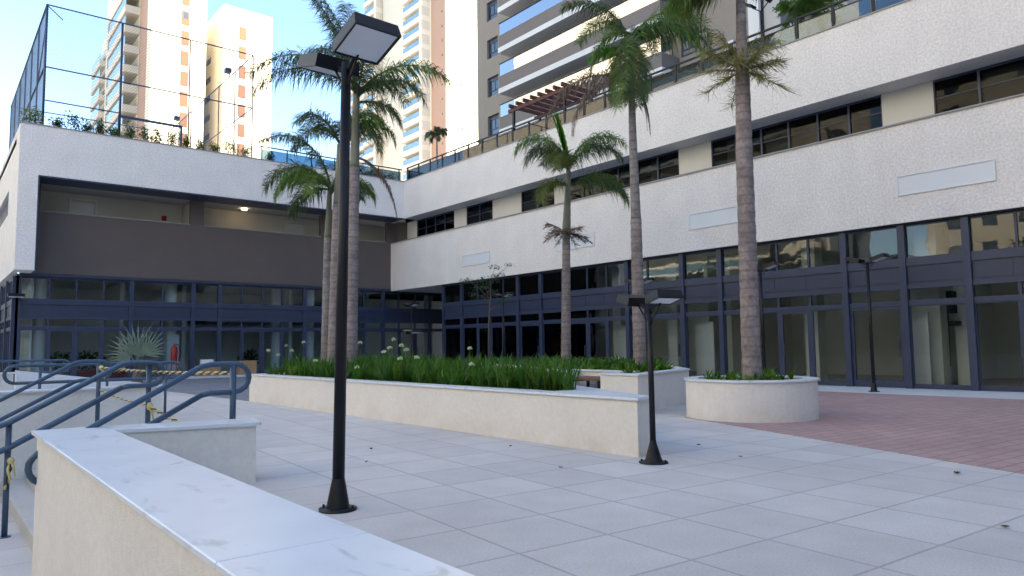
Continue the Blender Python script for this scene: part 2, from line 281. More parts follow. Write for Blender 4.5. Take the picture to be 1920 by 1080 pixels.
# ribbon windows and the beige wall between them
AXW = Ax('x', 23.9)
wins = [(34.29, 38.44, 4), (30.59, 33.05, 2), (25.6, 28.14, 2), (18.0, 24.75, 6), (9.85, 16.42, 6), (.9, 8.30, 6), (-8.5, -1.2, 6), (-20, -10, 8)]
edge = 39.95
for a0, a1, n in wins:
    wm = MB(); AXW.b(wm, a1+.001, edge, -.02, .2, 8.131, 9.504); wm.build('beige_infill_wall', M['beige'], RW); edge = a0-.001
    fr = MB(); AXW.b(fr, a0, a1, .0, .14, 8.131, 8.19); AXW.b(fr, a0, a1, .0, .14, 9.43, 9.5)
    for k in range(n+1):
        c = a0+(a1-a0)*k/n; AXW.b(fr, c-.035, c+.035, .002, .138, 8.19, 9.43)
    for k in range(n): AXW.b(fr, a0+(a1-a0)*k/n+.036, a0+(a1-a0)*(k+1)/n-.036, .03, .1, 8.90, 8.935)
    fo = fr.build('ribbon_window', M['frame'], RW)
    gl = MB(); AXW.b(gl, a0+.01, a1-.01, .06, .066, 8.191, 9.429); gl.build('pane', M['glass_w'], fo)
    bl = MB(); random.seed(int(a0*10)+50)
    for k in range(n):
        if random.random() < .35:
            c0 = a0+(a1-a0)*k/n+.05; c1 = a0+(a1-a0)*(k+1)/n-.05; AXW.b(bl, c0, c0+(c1-c0)*random.choice((.5, 1)), .25, .28, 8.2, 9.4)
    if bl.v: bl.build('blind', M['beige'], fo)
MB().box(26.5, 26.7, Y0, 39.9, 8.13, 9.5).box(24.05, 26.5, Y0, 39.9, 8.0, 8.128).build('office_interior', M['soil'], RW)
# blank sign panels
for y0, y1 in ((29.63, 32.09), (22.01, 24.46), (14.3, 16.83), (6.54, 9.10), (-1.3, 1.2)):
    p = MB().box(22.885, 22.899, y0, y1, 5.89, 6.47); po = p.build('sign_panel', M['panel'], RW)
    q = MB(); q.box(22.86, 22.884, y0-.03, y1+.03, 6.45, 6.49); q.box(22.86, 22.884, y0-.03, y1+.03, 5.87, 5.90); q.box(22.86, 22.884, y0-.03, y0+.01, 5.90, 6.45); q.box(22.86, 22.884, y1-.01, y1+.03, 5.90, 6.45); q.build('panel_frame', M['white'], po)
AR = Ax('x', 23.15)
bays = [(32.5, 34.35, [], ()), (27.6, 32.5, [31.1, 29.95, 28.85], (1, 2)), (25.87, 27.6, [], (0,)), (20.32, 25.87, [24.4, 22.75, 21.55], (1, 2)), (17.45, 20.32, [19.24], (0,)),
        (15.7, 17.45, [], ()), (10.98, 15.7, [13.38, 12.22], (1,)), (9.18, 10.98, [], (0,)), (7.42, 9.18, [], ()), (3.6, 7.42, [6.2, 4.9], (1,)), (1.8, 3.6, [], ()), (-3.4, 1.8, [.5, -.8, -2.1], (1, 2)), (-5.2, -3.4, [], ()), (-10, -5.2, [-6.4, -7.6, -8.8], (1, 2)), (-15, -10, [-11.5, -13], ()), (-21.8, -15, [-17, -19], ())]
for a0, a1, dv, dr in bays: bay(AR, RW, a0, a1, dv, dr)
MB().box(23.15, 23.35, 34.35, 34.55, .01, 5.03).build('corner_post', M['frame'], RW)
MB().box(23.0, 23.15, Y0, 34.4, 5.0, 5.038).build('soffit_trim', M['black'], RW)
# recessed passage wall north of the shopfront, rooms behind the glass
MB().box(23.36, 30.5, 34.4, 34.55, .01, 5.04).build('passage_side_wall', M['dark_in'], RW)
MB().box(31.0, 31.2, Y0, 34.3, .01, 5.04).build('interior_wall', M['beige_l'], RW)
for yy in (32.4, 25.8, 17.4, 9.3, 1.8, -5.2, -15): MB().box(24.6, 31.0, yy-.1, yy+.1, .01, 5.04).build('interior_wall', M['beige_l'], RW)
MB().box(23.25, 31, Y0, 34.3, .01, .03).build('interior_floor', M['floor_in'], RW)
for x, y in ((25.2, 29.5), (25.2, 22.6), (25.2, 19.4), (25.0, 16.6), (24.7, 12.9), (25.6, 8.35), (24.6, 8.9), (25, 4.2), (25, -2), (25, -9)):
    MB().box(x-.28, x+.28, y-.25, y+.25, .031, 5.04).build('interior_column', M['beige_l'], RW)
for x, y, h, wd in ((23.75, 16.95, 2.3, .85), (23.7, 24.55, 2.2, 1.3), (23.75, 9.05, 2.35, .5), (23.8, 21.3, 2.3, .5)):
    MB().box(x, x+.08, y-wd/2, y+wd/2, .031, h).build('plasterboard_sheet', M['white'], RW)
for x, y in ((24.9, 8.75),):
    e = MB().box(x, x+.5, y-.25, y+.25, 2.3, 3.0); e.tube([(x+.25, y, 2.3), (x+.25, y+.02, .6)], .05); e.box(x, x+.5, y-.35, y+.2, 1.9, 2.05); e.build('duct_unit', M['chain_k'], RW)
# ---------------------------------------------------------------- left wing
LW = thing('commercial_building', 'left-hand wing with a brown recessed gallery above a navy-framed shopfront', 'building', (3, 38.4, 0))
MB().box(2.95, 22.899, 38.4, 38.75, 9.53, 11.84).build('parapet_wall', M['stucco'], LW)
MB().box(2.91, 22.86, 38.36, 38.8, 11.84, 11.885).build('parapet_coping', M['drip'], LW)
MB().box(2.95, 3.70, 38.4, 40.0, 5.15, 9.529).build('end_pier', M['stucco'], LW)
MB().box(3.702, 3.76, 38.42, 39.98, 5.17, 9.52).box(3.76, 22.9, 38.43, 39.98, 9.46, 9.525).build('opening_reveal', M['frame'], LW)
side = MB(); side.box(2.95, 3.2, 38.76, 75, 9.53, 11.84); side.box(2.95, 3.2, 40.001, 75, 5.15, 8.3); side.box(2.95, 3.2, 40.001, 43.0, 8.3, 9.53); side.box(2.95, 3.2, 60, 75, 8.3, 9.53); side.build('side_wall', M['stucco'], LW)
MB().box(3.1, 3.18, 43.0, 60, 8.3, 9.53).build('side_window', M['win'], LW)
MB().box(3.98, 22.895, 39.99, 40.2, 5.17, 8.12).build('brown_wall', M['brown'], LW)
for b_ in ((3.76, 3.98, 39.99, 40.2, 5.17, 9.45), (10.72, 11.40, 39.99, 40.25, 8.121, 9.45), (18.12, 18.85, 39.99, 40.25, 8.121, 9.45), (22.6, 23.25, 39.99, 40.25, 8.121, 9.45), (23.25, 23.9, 39.6, 40.0, 8.131, 9.504)): MB().box(*b_).build('brown_pillar', M['brown'], LW)
for x0, x1 in ((3.98, 10.719), (11.401, 18.119), (18.851, 22.59)): MB().box(x0, x1, 39.94, 40.26, 8.121, 8.16).build('ledge', M['drip'], LW)
MB().box(3.3, 24, 42.4, 42.6, 7.0, 9.6).box(3.3, 3.5, 40.26, 42.4, 7.0, 9.6).box(10.9, 11.1, 40.26, 42.4, 8.2, 9.45).build('gallery_back_wall', M['beige'], LW)
MB().box(3.2, 24, 39.985, 42.6, 9.602, 9.8).build('gallery_ceiling', M['ceil'], LW)
MB().box(3.2, 24, 40.21, 42.4, 6.9, 7.0).build('gallery_floor', M['concrete'], LW)
for x in (5.55, 17.0):
    d = bx('gallery_door', 'white', LW, x, x+1.05, 42.34, 42.40, 7.0, 9.15); MB().box(x-.1, x-.01, 42.30, 42.4, 7.0, 9.25).box(x+1.06, x+1.15, 42.30, 42.4, 7.0, 9.25).box(x-.1, x+1.15, 42.30, 42.4, 9.26, 9.35).build('door_frame', M['white'], d)
    MB().box(x+.85, x+.98, 42.29, 42.33, 8.0, 8.04).build('handle', M['steel'], d)
MB().box(9.85, 10.1, 42.36, 42.39, 8.62, 8.9).build('extinguisher_sign', M['red'], LW)
MB().lathe((14.0, 41.3, 9.55), [(.001, -.06), (.13, -.05), (.16, 0), (.16, .05)], 14).build('ceiling_light', M['lens2'], LW)
MB().box(2.95, 33, 40.0, 60, 11.2, 11.5).build('terrace_slab', M['concrete'], LW)
MB().box(3.2, 33, 40.35, 60, 5.05, 5.16).build('floor_slab', M['ceil'], LW)
MB().box(3.3, 30.4, 40.02, 40.35, 5.041, 5.168).build('soffit_trim', M['frame'], LW)
AL = Ax('y', 40.2)
for a0, a1, dv, dr in [(3.3, 8.03, [4.5, 5.62, 6.79], (1, 2)), (8.03, 11.0, [9.5], (0,)), (11.0, 12.38, [], ()), (12.38, 17.23, [13.59, 14.73, 15.91], (1, 2)), (17.23, 18.6, [], ()), (18.6, 22.44, [19.8, 21.1], (1,)), (22.44, 27.2, [23.61, 24.82, 25.98], (1, 2)), (27.2, 30.4, [28.6], ())]:
    bay(AL, LW, a0, a1, dv, dr)
MB().box(3.2, 3.29, 40.1, 40.32, .01, 5.04).build('corner_post', M['frame'], LW)
# west side shopfront
AW = Ax('x', 3.15)
for k in range(6): bay(AW, LW, 40.4+k*3.4, 43.8+k*3.4, [41.53+k*3.4, 42.66+k*3.4], ())
MB().box(4.4, 38, 47, 47.2, .01, 5.04).build('interior_wall', M['beige_l'], LW)
for xx in (8.0, 11.1, 17.2, 22.4): MB().box(xx-.1, xx+.1, 42.2, 47, .01, 5.04).build('interior_wall', M['beige_l'], LW)
MB().box(3.4, 31, 40.3, 47, .01, .03).build('interior_floor', M['floor_in'], LW)
for x, y in ((4.3, 41.6), (10.2, 41.4), (16.2, 42), (18.0, 41.3), (27, 42)): MB().lathe((x, y, .031), [(.3, 0), (.3, 5.0)], 14).build('interior_column', M['beige_l'], LW)
MB().box(3.85, 3.95, 40.9, 46.9, .031, 5.04).build('interior_wall', M['beige_l'], LW)
MB().box(9.9, 10.5, 40.75, 40.8, .031, 2.3).build('plasterboard_sheet', M['white'], LW)
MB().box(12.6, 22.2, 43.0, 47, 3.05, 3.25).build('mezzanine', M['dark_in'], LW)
# ---------------------------------------------------------------- stairs, parapet walls, handrails
st = MB()
for i in range(5):
    x = 1.10+.34*i; z = LOW+.186*(i+1); st.bbox(x, 2.6, 8.5, 15.2, LOW-.1, z-(.003 if i == 4 else 0), .01)
tag(st.build('stone_stairs', mat('stone_step', (.50, .485, .46), .8, .05, 1.4, fine=.04), None, (1.1, 11, LOW)), 'five pale stone steps climbing between the blue-grey handrails at left', 'stairs')
def capwall(label, poly, cap, z0, z1, org):
    t = thing('parapet_wall', label, 'wall', org)
    MB().prism(poly, z0, z1-.03).build('wall', M['wall_near'], t)
    k = MB().prism(cap, z1-.03, z1); k.build('marble_cap', M['marble'], t); return t
pw = thing('parapet_wall', 'near cream parapet wall with a wide marble top, turning a corner in the left foreground', 'wall', (1.2, 4, LOW))
MB().prism([(.93, -4), (1.48, -4), (1.48, 8.30), (2.86, 7.93), (2.97, 8.42), (1.48, 8.80), (.93, 8.80)], LOW-.05, .615).build('wall', M['wall_near'], pw)
cp = MB(); 
for y0, y1 in ((-4, .36), (.364, 2.86), (2.864, 5.36), (5.364, 7.72)): cp.bbox(.885, 1.53, y0, y1, .616, .65, .006)
cp.prism([(.885, 7.724), (1.53, 7.724), (1.53, 8.27), (1.53, 8.86), (.885, 8.86)], .616, .65); cp.prism([(1.533, 8.27), (2.90, 7.89), (3.02, 8.47), (1.533, 8.86)], .616, .65)
cp.build('marble_cap', M['marble'], pw)
capwall('far cream parapet wall along the far side of the steps, behind the handrails', [(-6, 15.2), (3.62, 15.2), (3.62, 15.6), (-6, 15.6)], [(-6, 15.14), (3.68, 15.14), (3.68, 15.66), (-6, 15.66)], LOW-.05, .78, (0, 15.4, 0))
capwall('low white ramp wall at the left edge beyond the steps', [(-5, 18), (1.45, 18), (1.45, 18.3), (-5, 18.3)], [(-5, 17.96), (1.5, 17.96), (1.5, 18.34), (-5, 18.34)], 0, 1.04, (0, 18, 0))
rw = thing('ramp_wall', 'sloping white ramp wall with a marble top beyond the steps', 'wall', (3, 18.8, 0))
def slope_prism(x0, x1, y0, y1, za, zb, z0=0.): return MB().add([(x0,y0,z0),(x1,y0,z0),(x1,y1,z0),(x0,y1,z0),(x0,y0,za),(x1,y0,zb),(x1,y1,zb),(x0,y1,za)], [(0,3,2,1),(4,5,6,7),(0,1,5,4),(1,2,6,5),(2,3,7,6),(3,0,4,7)])
slope_prism(1.6, 4.2, 19, 19.3, 1.02, .62).build('wall', M['planter'], rw); slope_prism(1.58, 4.25, 18.96, 19.34, 1.06, .66, .60).build('marble_cap', M['marble'], rw)
rail_no = [0]
def arc(cx, cz, r, a0, a1, n=8): return [(cx+r*math.cos(a0+(a1-a0)*i/n), cz+r*math.sin(a0+(a1-a0)*i/n)) for i in range(n+1)]
def stair_rail(label, Y, xt, group, loop_end=True, twin=0.):
    t = thing('handrail', label, 'handrail', (1.7, Y, 0), group); h = .165; zt = 1.28
    xb = .80 if Y > 9 else 1.04; zb = zt-(xt-xb)*.547
    for dy in ((-twin, twin) if twin else (0,)):
        P = [(xb+.06, zb-.33+.02)]+arc(xb, zb-h, h, -math.pi/2, -3*math.pi/2)[1:]
        P = [(xt-.05, zt-.33-.02), (xb+.1, zb-.33+.05)]+arc(xb-.02, zb-h, h, -math.pi/2*1.05, -3*math.pi/2*.95)+[(xb+.1, zb+.05), (xt-.05, zt-.02), (xt+.05, zt)]
        P += [(xt+.31, zt)]+arc(xt+.33, zt-h, h, math.pi/2, -math.pi/2)[1:]+[(xt+.05, zt-.33), (xt-.05, zt-.35)]
        MB().tube([(x, Y+dy, z) for x, z in P], .033, 10).build('rail_loop', M['rail'], t)
    for px, pz, b in ((xt+.31, zt, 0.), (.90, zb+.06, LOW)):
        if Y < 9 and b: continue
        p = MB().tube([(px, Y, b), (px, Y, pz)], .036, 12); p.lathe((px, Y, b), [(.001, .012), (.075, .012), (.075, 0)], 16)
        if twin:
            for z in (pz-.02, pz-.35): p.box(px-.012, px+.012, Y-twin, Y+twin, z-.02, z)
        p.build('post', M['rail'], t)
stair_rail('blue-grey handrail nearest the camera, running up behind the parapet wall', 8.72, 2.55, 'stair handrails')
stair_rail('blue-grey double handrail up the middle of the steps', 11.5, 2.25, 'stair handrails', twin=.055)
stair_rail('blue-grey handrail on the far side of the steps', 14.6, 2.12, 'stair handrails')
def level_rail(label, Y, x0, x1, zt, posts, base):
    t = thing('handrail', label, 'handrail', ((x0+x1)/2, Y, 0)); h = .165
    P = arc(x0, zt-h, h, -math.pi/2, -3*math.pi/2)+arc(x1, zt-h, h, math.pi/2, -math.pi/2)+[(x0, zt-.33)]
    MB().tube([(x, Y, z) for x, z in P], .033, 8).build('rail_loop', M['rail'], t)
    for px in posts: MB().tube([(px, Y, base), (px, Y, zt)], .028, 10).lathe((px, Y, base), [(.001, .012), (.07, .012), (.07, 0)], 12).build('post', M['rail'], t)
level_rail('level blue-grey handrail standing beyond the far parapet wall', 16.5, 1.35, 4.15, 1.20, (1.75, 2.9, 4.0), 0)
level_rail('blue-grey ramp handrail farthest left, in front of the navy shopfront', 24, 1.3, 3.1, 1.22, (1.5, 2.8), 0)
def barrier(label, p0, p1, sag, knot=True, r=.012):
    t = thing('barrier_tape', label, 'tape', p0, 'yellow and black twisted tapes'); p0, p1 = Vector(p0), Vector(p1); L = (p1-p0).length; n = int(L/.03)
    d = (p1-p0).normalized(); sdv = d.cross(Vector((0, 0, 1))).normalized(); u = sdv.cross(d)
    for k in (0, 1):
        P = []
        for i in range(n+1):
            f = i/n; a = f*L*2*math.pi/.26+k*math.pi; q = p0.lerp(p1, f)-Vector((0, 0, sag*4*f*(1-f))); P.append(q+(sdv*math.cos(a)+u*math.sin(a))*r*1.1)
        MB().tube(P, r*(1.15 if k == 0 else .75), 5).build('strand', M['chain_y'] if k == 0 else M['chain_k'], t)
    if knot:
        kb = MB(); random.seed(int(abs(p0.x*100)))
        kb.blob((p0.x, p0.y, p0.z), (.045, .045, .05), 7, 4); kb.tube([p0, p0+Vector((.03, -.03, -.09)), p0+Vector((.05, -.02, -.20))], [.022, .02, .008], 4); kb.build('knot', M['chain_y'], t)
barrier('twisted yellow and black tape sagging between the middle and far handrail posts', (2.56, 11.4, .66), (2.43, 14.5, .78), .04, r=.009)
barrier('thick twisted yellow and black tape dropping from the middle handrail post towards the near one', (2.56, 11.4, .64), (2.86, 8.8, .42), .06, r=.013)
barrier('twisted yellow and black tape strung level from the far handrail across to the near post', (2.45, 14.5, 1.16), (2.86, 8.78, 1.17), .03)
barrier('yellow tape tied low round the left handrail post', (.93, 11.42, .05), (.90, 11.47, -.32), .0, r=.016)
# ---------------------------------------------------------------- planters
def offset(poly, d):
    n = len(poly); out = []
    for i in range(n):
        a, b, c = Vector(poly[i-1]), Vector(poly[i]), Vector(poly[(i+1) % n]); e1 = (b-a).normalized(); e2 = (c-b).normalized()
        n1 = Vector((-e1.y, e1.x)); n2 = Vector((-e2.y, e2.x)); m = (n1+n2); m = m/max(.25, (m.length_squared/2)); out.append(tuple(b+m*d))
    return out
def planter(label, poly, h, wall=.18, cw=.30, smooth=False):
    cx = sum(p[0] for p in poly)/len(poly); cy = sum(p[1] for p in poly)/len(poly)
    t = thing('planter', label, 'planter', (cx, cy, 0)); m = MB().ring(poly, offset(poly, wall), 0, h-.035)
    m.build('wall', M['planter'], t); k = MB().ring(offset(poly, -.035), offset(poly, cw), h-.034, h); k.build('marble_cap', M['marble'], t)
    MB().prism(offset(poly, wall+.002), h-.3, h-.10, bot=False).build('soil', M['soil'], t); return t
PA = [(7.15, 6.17), (7.50, 6.27), (8.55, 8.6), (10.6, 13.6), (12.0, 20.43), (7.15, 20.43)]
PB = [(11.45, 9.85), (14.75, 11.02), (18.4, 15.0), (19.5, 22.5), (15.8, 21.5), (14.2, 17.0), (11.95, 12.55), (12.85, 13.0), (12.75, 11.25), (11.65, 11.1)]
planter('long low cream planter with a marble edge, full of white-flowered strap leaves', PA, .76)
tip = MB().prism([(7.118, 6.14), (7.52, 6.24), (8.35, 8.05), (7.118, 8.05)], .7265, .7605); 
tag(tip.build('marble_slab', M['marble'], None, (7.4, 7, .73)), 'pointed marble slab closing the right tip of the long planter', 'marble slab')
planter('angular cream planter with a bench niche, behind the long planter', PB, .83)
rc = (12.68, 8.02); RP = [(rc[0]+1.24*math.cos(2*math.pi*k/64), rc[1]+1.24*math.sin(2*math.pi*k/64)) for k in range(64)]
planter('round cream planter holding a single tall palm, on the edge of the red paving', RP, .76, smooth=True, cw=.24)
b = thing('bench', 'brown timber bench set in the niche of the angular planter', 'bench', (12.2, 11.8, 0))
sm = MB()
for k in range(5): sm.box(11.72+.20*k, 11.90+.20*k, 11.16, 12.56, .64, .69)
sm.build('seat', M['wood'], b)
for y in (11.3, 12.4): MB().box(11.78, 11.84, y-.03, y+.03, 0, .64).box(12.55, 12.61, y-.03, y+.03, 0, .64).box(11.84, 12.55, y-.03, y+.03, .58, .639).build('leg', M['black'], b)
# ---------------------------------------------------------------- lamps
def lamp(name, label, H, hs, hl, tilt, pr, loc, rz=0, group=None, plate=.17, lean=0):
    t = thing(name, label, 'lamp', (0, 0, 0), group)
    MB().tube([(0, 0, .02), (0, 0, H)], [pr*1.12, pr*.92], 14).build('pole', M['black'], t)
    b = MB().lathe((0, 0, 0), [(plate, 0), (plate, .018), (.001, .019)], 24); b.lathe((0, 0, .019), [(plate*.62, 0), (pr*1.25, .23), (pr*1.12, .26)], 14)
    for k in range(4): b.lathe((plate*.82*math.cos(k*math.pi/2+.7), plate*.82*math.sin(k*math.pi/2+.7), .018), [(.012, 0), (.012, .025), (.001, .026)], 6)
    b.build('base_plate', M['black'], t)
    for s in (-1, 1):
        a = Vector((0, s*math.cos(tilt), math.sin(tilt))); n = Vector((0, -s*math.sin(tilt), math.cos(tilt))); X = Vector((1, 0, 0)); th = hs*.24
        o = Vector((0, 0, H-.06))+a*.19
        def P(x, y, z): return o+X*x+a*y+n*z
        def bxx(m, x0, x1, y0, y1, z0, z1, tp=0):
            m.add([P(x0, y0, z0), P(x1, y0, z0), P(x1, y1, z0), P(x0, y1, z0), P(x0+tp, y0+tp, z1), P(x1-tp, y0+tp, z1), P(x1-tp, y1-tp, z1), P(x0+tp, y1-tp, z1)], [(0,3,2,1),(4,5,6,7),(0,1,5,4),(1,2,6,5),(2,3,7,6),(3,0,4,7)])
        h = MB(); bxx(h, -hs/2, hs/2, 0, hl, 0, th, .012); 
        bxx(h, -hs/2, hs/2, 0, .02, -.018, -.0005); bxx(h, -hs/2, hs/2, hl-.02, hl, -.018, -.0005); bxx(h, -hs/2, -hs/2+.02, .021, hl-.021, -.018, -.0005); bxx(h, hs/2-.02, hs/2, .021, hl-.021, -.018, -.0005)
        ho = h.build('lamp_head', M['black'], t)
        l = MB(); bxx(l, -hs/2+.025, hs/2-.025, .025, hl-.025, -.010, -.001); l.build('diffuser', M['lens'], ho)
        r = MB(); r.tube([(0, 0, H-.10), P(0, .10, th*.35)], .022, 8); r.tube([(0, 0, H-.28), P(0, .06, -.0)], .012, 6); r.build('arm', M['black'], t)
    t.location = loc; t.rotation_euler = (0, R(lean), rz); return t
big = lamp('street_lamp', 'tall black twin-head street lamp nearest the camera, left of centre', 4.16, .46, .46, R(16), .050, (2.94, 6.08, 0), 0, 'tall black twin-head lamps', lean=.8)
for loc, lab, rz in (((21.05, 9.33, 0), 'tall black twin-head lamp on the white walkway at far right', 0), ((20.2, 12.25, 0), 'tall black twin-head lamp partly hidden behind the round planter palm trunk', .1),
                 ((20.9, 17.75, 0), 'tall black twin-head lamp peeping out behind the grey palm of the angular planter', 0), ((20.9, 26.05, 0), 'tall black twin-head lamp by the shopfront beyond the strap-leaved bed', 0), ((21.0, 34.4, 0), 'tall black twin-head lamp farthest back, in the dark corner of the two wings', 0)):
    c = copy_tree(big); c.location = loc; c['label'] = lab; c.rotation_euler = (0, 0, rz); c.scale = (.90,)*3
low = lamp('bollard_lamp', 'short black twin-head lamp standing at the tip of the long planter', 1.96, .38, .27, R(14), .034, (6.96, 5.77, 0), -.25, 'short black twin-head lamps', plate=.18)
for loc, lab in (((13.6, 22.2, 0), 'short black twin-head lamp rising behind the strap leaves below the passage corner'), ((12.2, 24.3, 0), 'short black twin-head lamp farthest back, above the white flowers')):
    c = copy_tree(low); c.location = loc; c['label'] = lab; c.rotation_euler = (0, 0, -.1)
wl = thing('wall_floodlight', 'small floodlight fixed to the left corner of the navy shopfront', 'floodlight', (3.1, 40.1, 4.0))
MB().box(2.85, 3.5, 39.55, 39.95, 4.02, 4.16).box(3.1, 3.2, 39.95, 40.1, 4.03, 4.1).build('lamp_head', M['black'], wl); MB().box(2.9, 3.45, 39.58, 39.9, 3.99, 4.018).build('diffuser', M['lens'], wl)
# ---------------------------------------------------------------- planting
def blades(mb, x, y, z, n, h, spread, wd, rnd, bend=.5):
    for _ in range(n):
        a = rnd.uniform(0, 2*math.pi); hh = h*rnd.uniform(.65, 1.15); L = spread*rnd.uniform(.3, 1.1); dx, dy = math.cos(a), math.sin(a); sx, sy = -dy*wd/2, dx*wd/2; vs = []
        for k, t in enumerate((0, .35, .7, 1)):
            r = L*t**1.6; zz = hh*(t-bend*max(0, t-.55)**1.3); wk = (1, 1.05, .8, .05)[k]; px, py = x+dx*r, y+dy*r; vs += [(px-sx*wk, py-sy*wk, z+zz), (px+sx*wk, py+sy*wk, z+zz)]
        mb.add(vs, [(0, 1, 3, 2), (2, 3, 5, 4), (4, 5, 7, 6)])
def inside(p, poly):
    c = False; n = len(poly)
    for i in range(n):
        (x1, y1), (x2, y2) = poly[i], poly[i-1]
        if (y1 > p[1]) != (y2 > p[1]) and p[0] < (x2-x1)*(p[1]-y1)/(y2-y1)+x1: c = not c
    return c
def bed(name, label, poly, z, dens, h, matn, seed, wd=.03, spread=.30, ymin=-1e9, sel=None, nb=9):
    rnd = random.Random(seed); q = offset(poly, .36); mb = MB(); xs = [p[0] for p in q]; ys = [p[1] for p in q]
    area = (max(xs)-min(xs))*(max(ys)-min(ys)); k = 0
    for _ in range(int(area*dens)):
        p = (rnd.uniform(min(xs), max(xs)), rnd.uniform(min(ys), max(ys)))
        if not inside(p, q) or p[1] < ymin or (sel and not sel(p, rnd)): continue
        hf = h*(.62+.42*math.sin(p[0]*1.3+p[1]*.8)**2+rnd.random()*.45); blades(mb, p[0], p[1], z, nb, hf, spread, wd, rnd)
    o = mb.build(name, M[matn]); return tag(o, label, 'plants', kind='stuff')
bed('strap_leaf_plants', 'dense dark green strap leaves filling the long planter', PA, .64, 20, .55, 'agap', 3, ymin=7.9)
bed('strap_leaf_plants', 'lighter yellow-green leaves among the strap leaves of the long planter', PA, .64, 9, .55, 'agap2', 4, ymin=8.3, sel=lambda p, r: math.sin(p[0]*2+p[1]*.9) > -.2 or p[1] < 11)
bed('strap_leaf_plants', 'yellowed and dry leaves scattered through the long planter', PA, .64, 3, .42, 'leafy', 14, ymin=8.0, nb=5)
bed('low_plants', 'low green foliage in the angular planter', PB, .70, 9, .34, 'agap', 5, wd=.05, spread=.32, nb=8)
bed('low_plants', 'bright yellow-green tufts in the front of the angular planter', PB, .70, 12, .30, 'agap2', 6, wd=.045, spread=.3, sel=lambda p, r: p[1] < 16, nb=8)
bed('low_plants', 'yellow-green tufts around the palm in the round planter', RP, .64, 16, .25, 'agap2', 8, wd=.04, spread=.2, sel=lambda p, r: math.sin(p[0]*4.1+1)+math.sin(p[1]*5) > -.7, nb=8)
bed('low_plants', 'darker green tufts in the round planter', RP, .64, 9, .24, 'agap', 9, wd=.05, spread=.2, nb=8)
rnd = random.Random(21)
fl_pts = [(7.37, 19.6, 1.42, 'white flower head farthest left, at the end of the long planter'), (7.5, 19.2, 1.30, 'white flower head second from the left over the long planter'), (8.04, 20.0, 1.55, 'small white flower head held high left of the palm trunks'), (8.0, 19.5, 1.40, 'white flower head beside the high one left of the palm trunks'), (8.6, 20.1, 1.64, 'tiny white flower head just left of the slim palm trunk'),
 (7.5, 16.8, 1.16, 'white flower head low in the leaves at the far left'), (7.5, 14.6, 1.02, 'large white flower head low among the leaves left of the lamp pole'), (8.3, 16.0, 1.58, 'white flower head just right of the palm trunks'), (7.6, 12.9, 1.22, 'white flower head low to the right of the palm trunks'), (7.5, 13.4, 1.36, 'pale flower head among the leaves right of the palm trunks'), (7.5, 12.1, 1.25, 'loose white flower head at the foot of the middle group'),
 (7.7, 13.5, 1.44, 'white flower head on the left of the middle group'), (7.8, 13.5, 1.62, 'tallest white flower head in the middle of the bed'), (7.7, 13.0, 1.49, 'white flower head directly under the tallest one'), (7.75, 12.9, 1.40, 'white flower head lowest on the right of the middle group'), (9.6, 13.2, 1.41, 'lone white flower head right of the middle group'), (7.6, 10.4, 1.13, 'pale flower head in front, right of the middle of the bed'), (7.8, 9.9, 1.10, 'small white flower head low on the right side of the bed')]
for x, y, z, lab in fl_pts:
    t = thing('agapanthus_flower', lab, 'flower', (x, y, .66), 'white flower heads over the strap leaves'); MB().tube([(x, y, .66), (x+rnd.uniform(-.03, .03), y, (z+.66)/2), (x, y, z)], .006, 5).build('stem', M['agap2'], t)
    f = MB()
    for _ in range(60):
        a, c = rnd.uniform(0, 6.283), rnd.uniform(-.7, 1); s_ = math.sqrt(1-c*c); d = Vector((s_*math.cos(a), s_*math.sin(a), c)); e = Vector((x, y, z))+d*.05; q = d.orthogonal().normalized()*.010; q2 = d.cross(q).normalized()*.010; tp = Vector((x, y, z))+Vector((d.x*1.1, d.y*1.1, d.z*.8))*rnd.uniform(.025, .056)
        f.add([Vector((x, y, z))+d*.01, tp+q, tp+d*.01, tp-q], [(0, 1, 2, 3)]); f.add([Vector((x, y, z))+d*.01, tp+q2, tp+d*.01, tp-q2], [(0, 1, 2, 3)])
    f.build('bloom', M['flower'], t)
SR = Vector((math.cos(YAW), -math.sin(YAW), 0)); SF = Vector((math.sin(YAW), math.cos(YAW), 0))
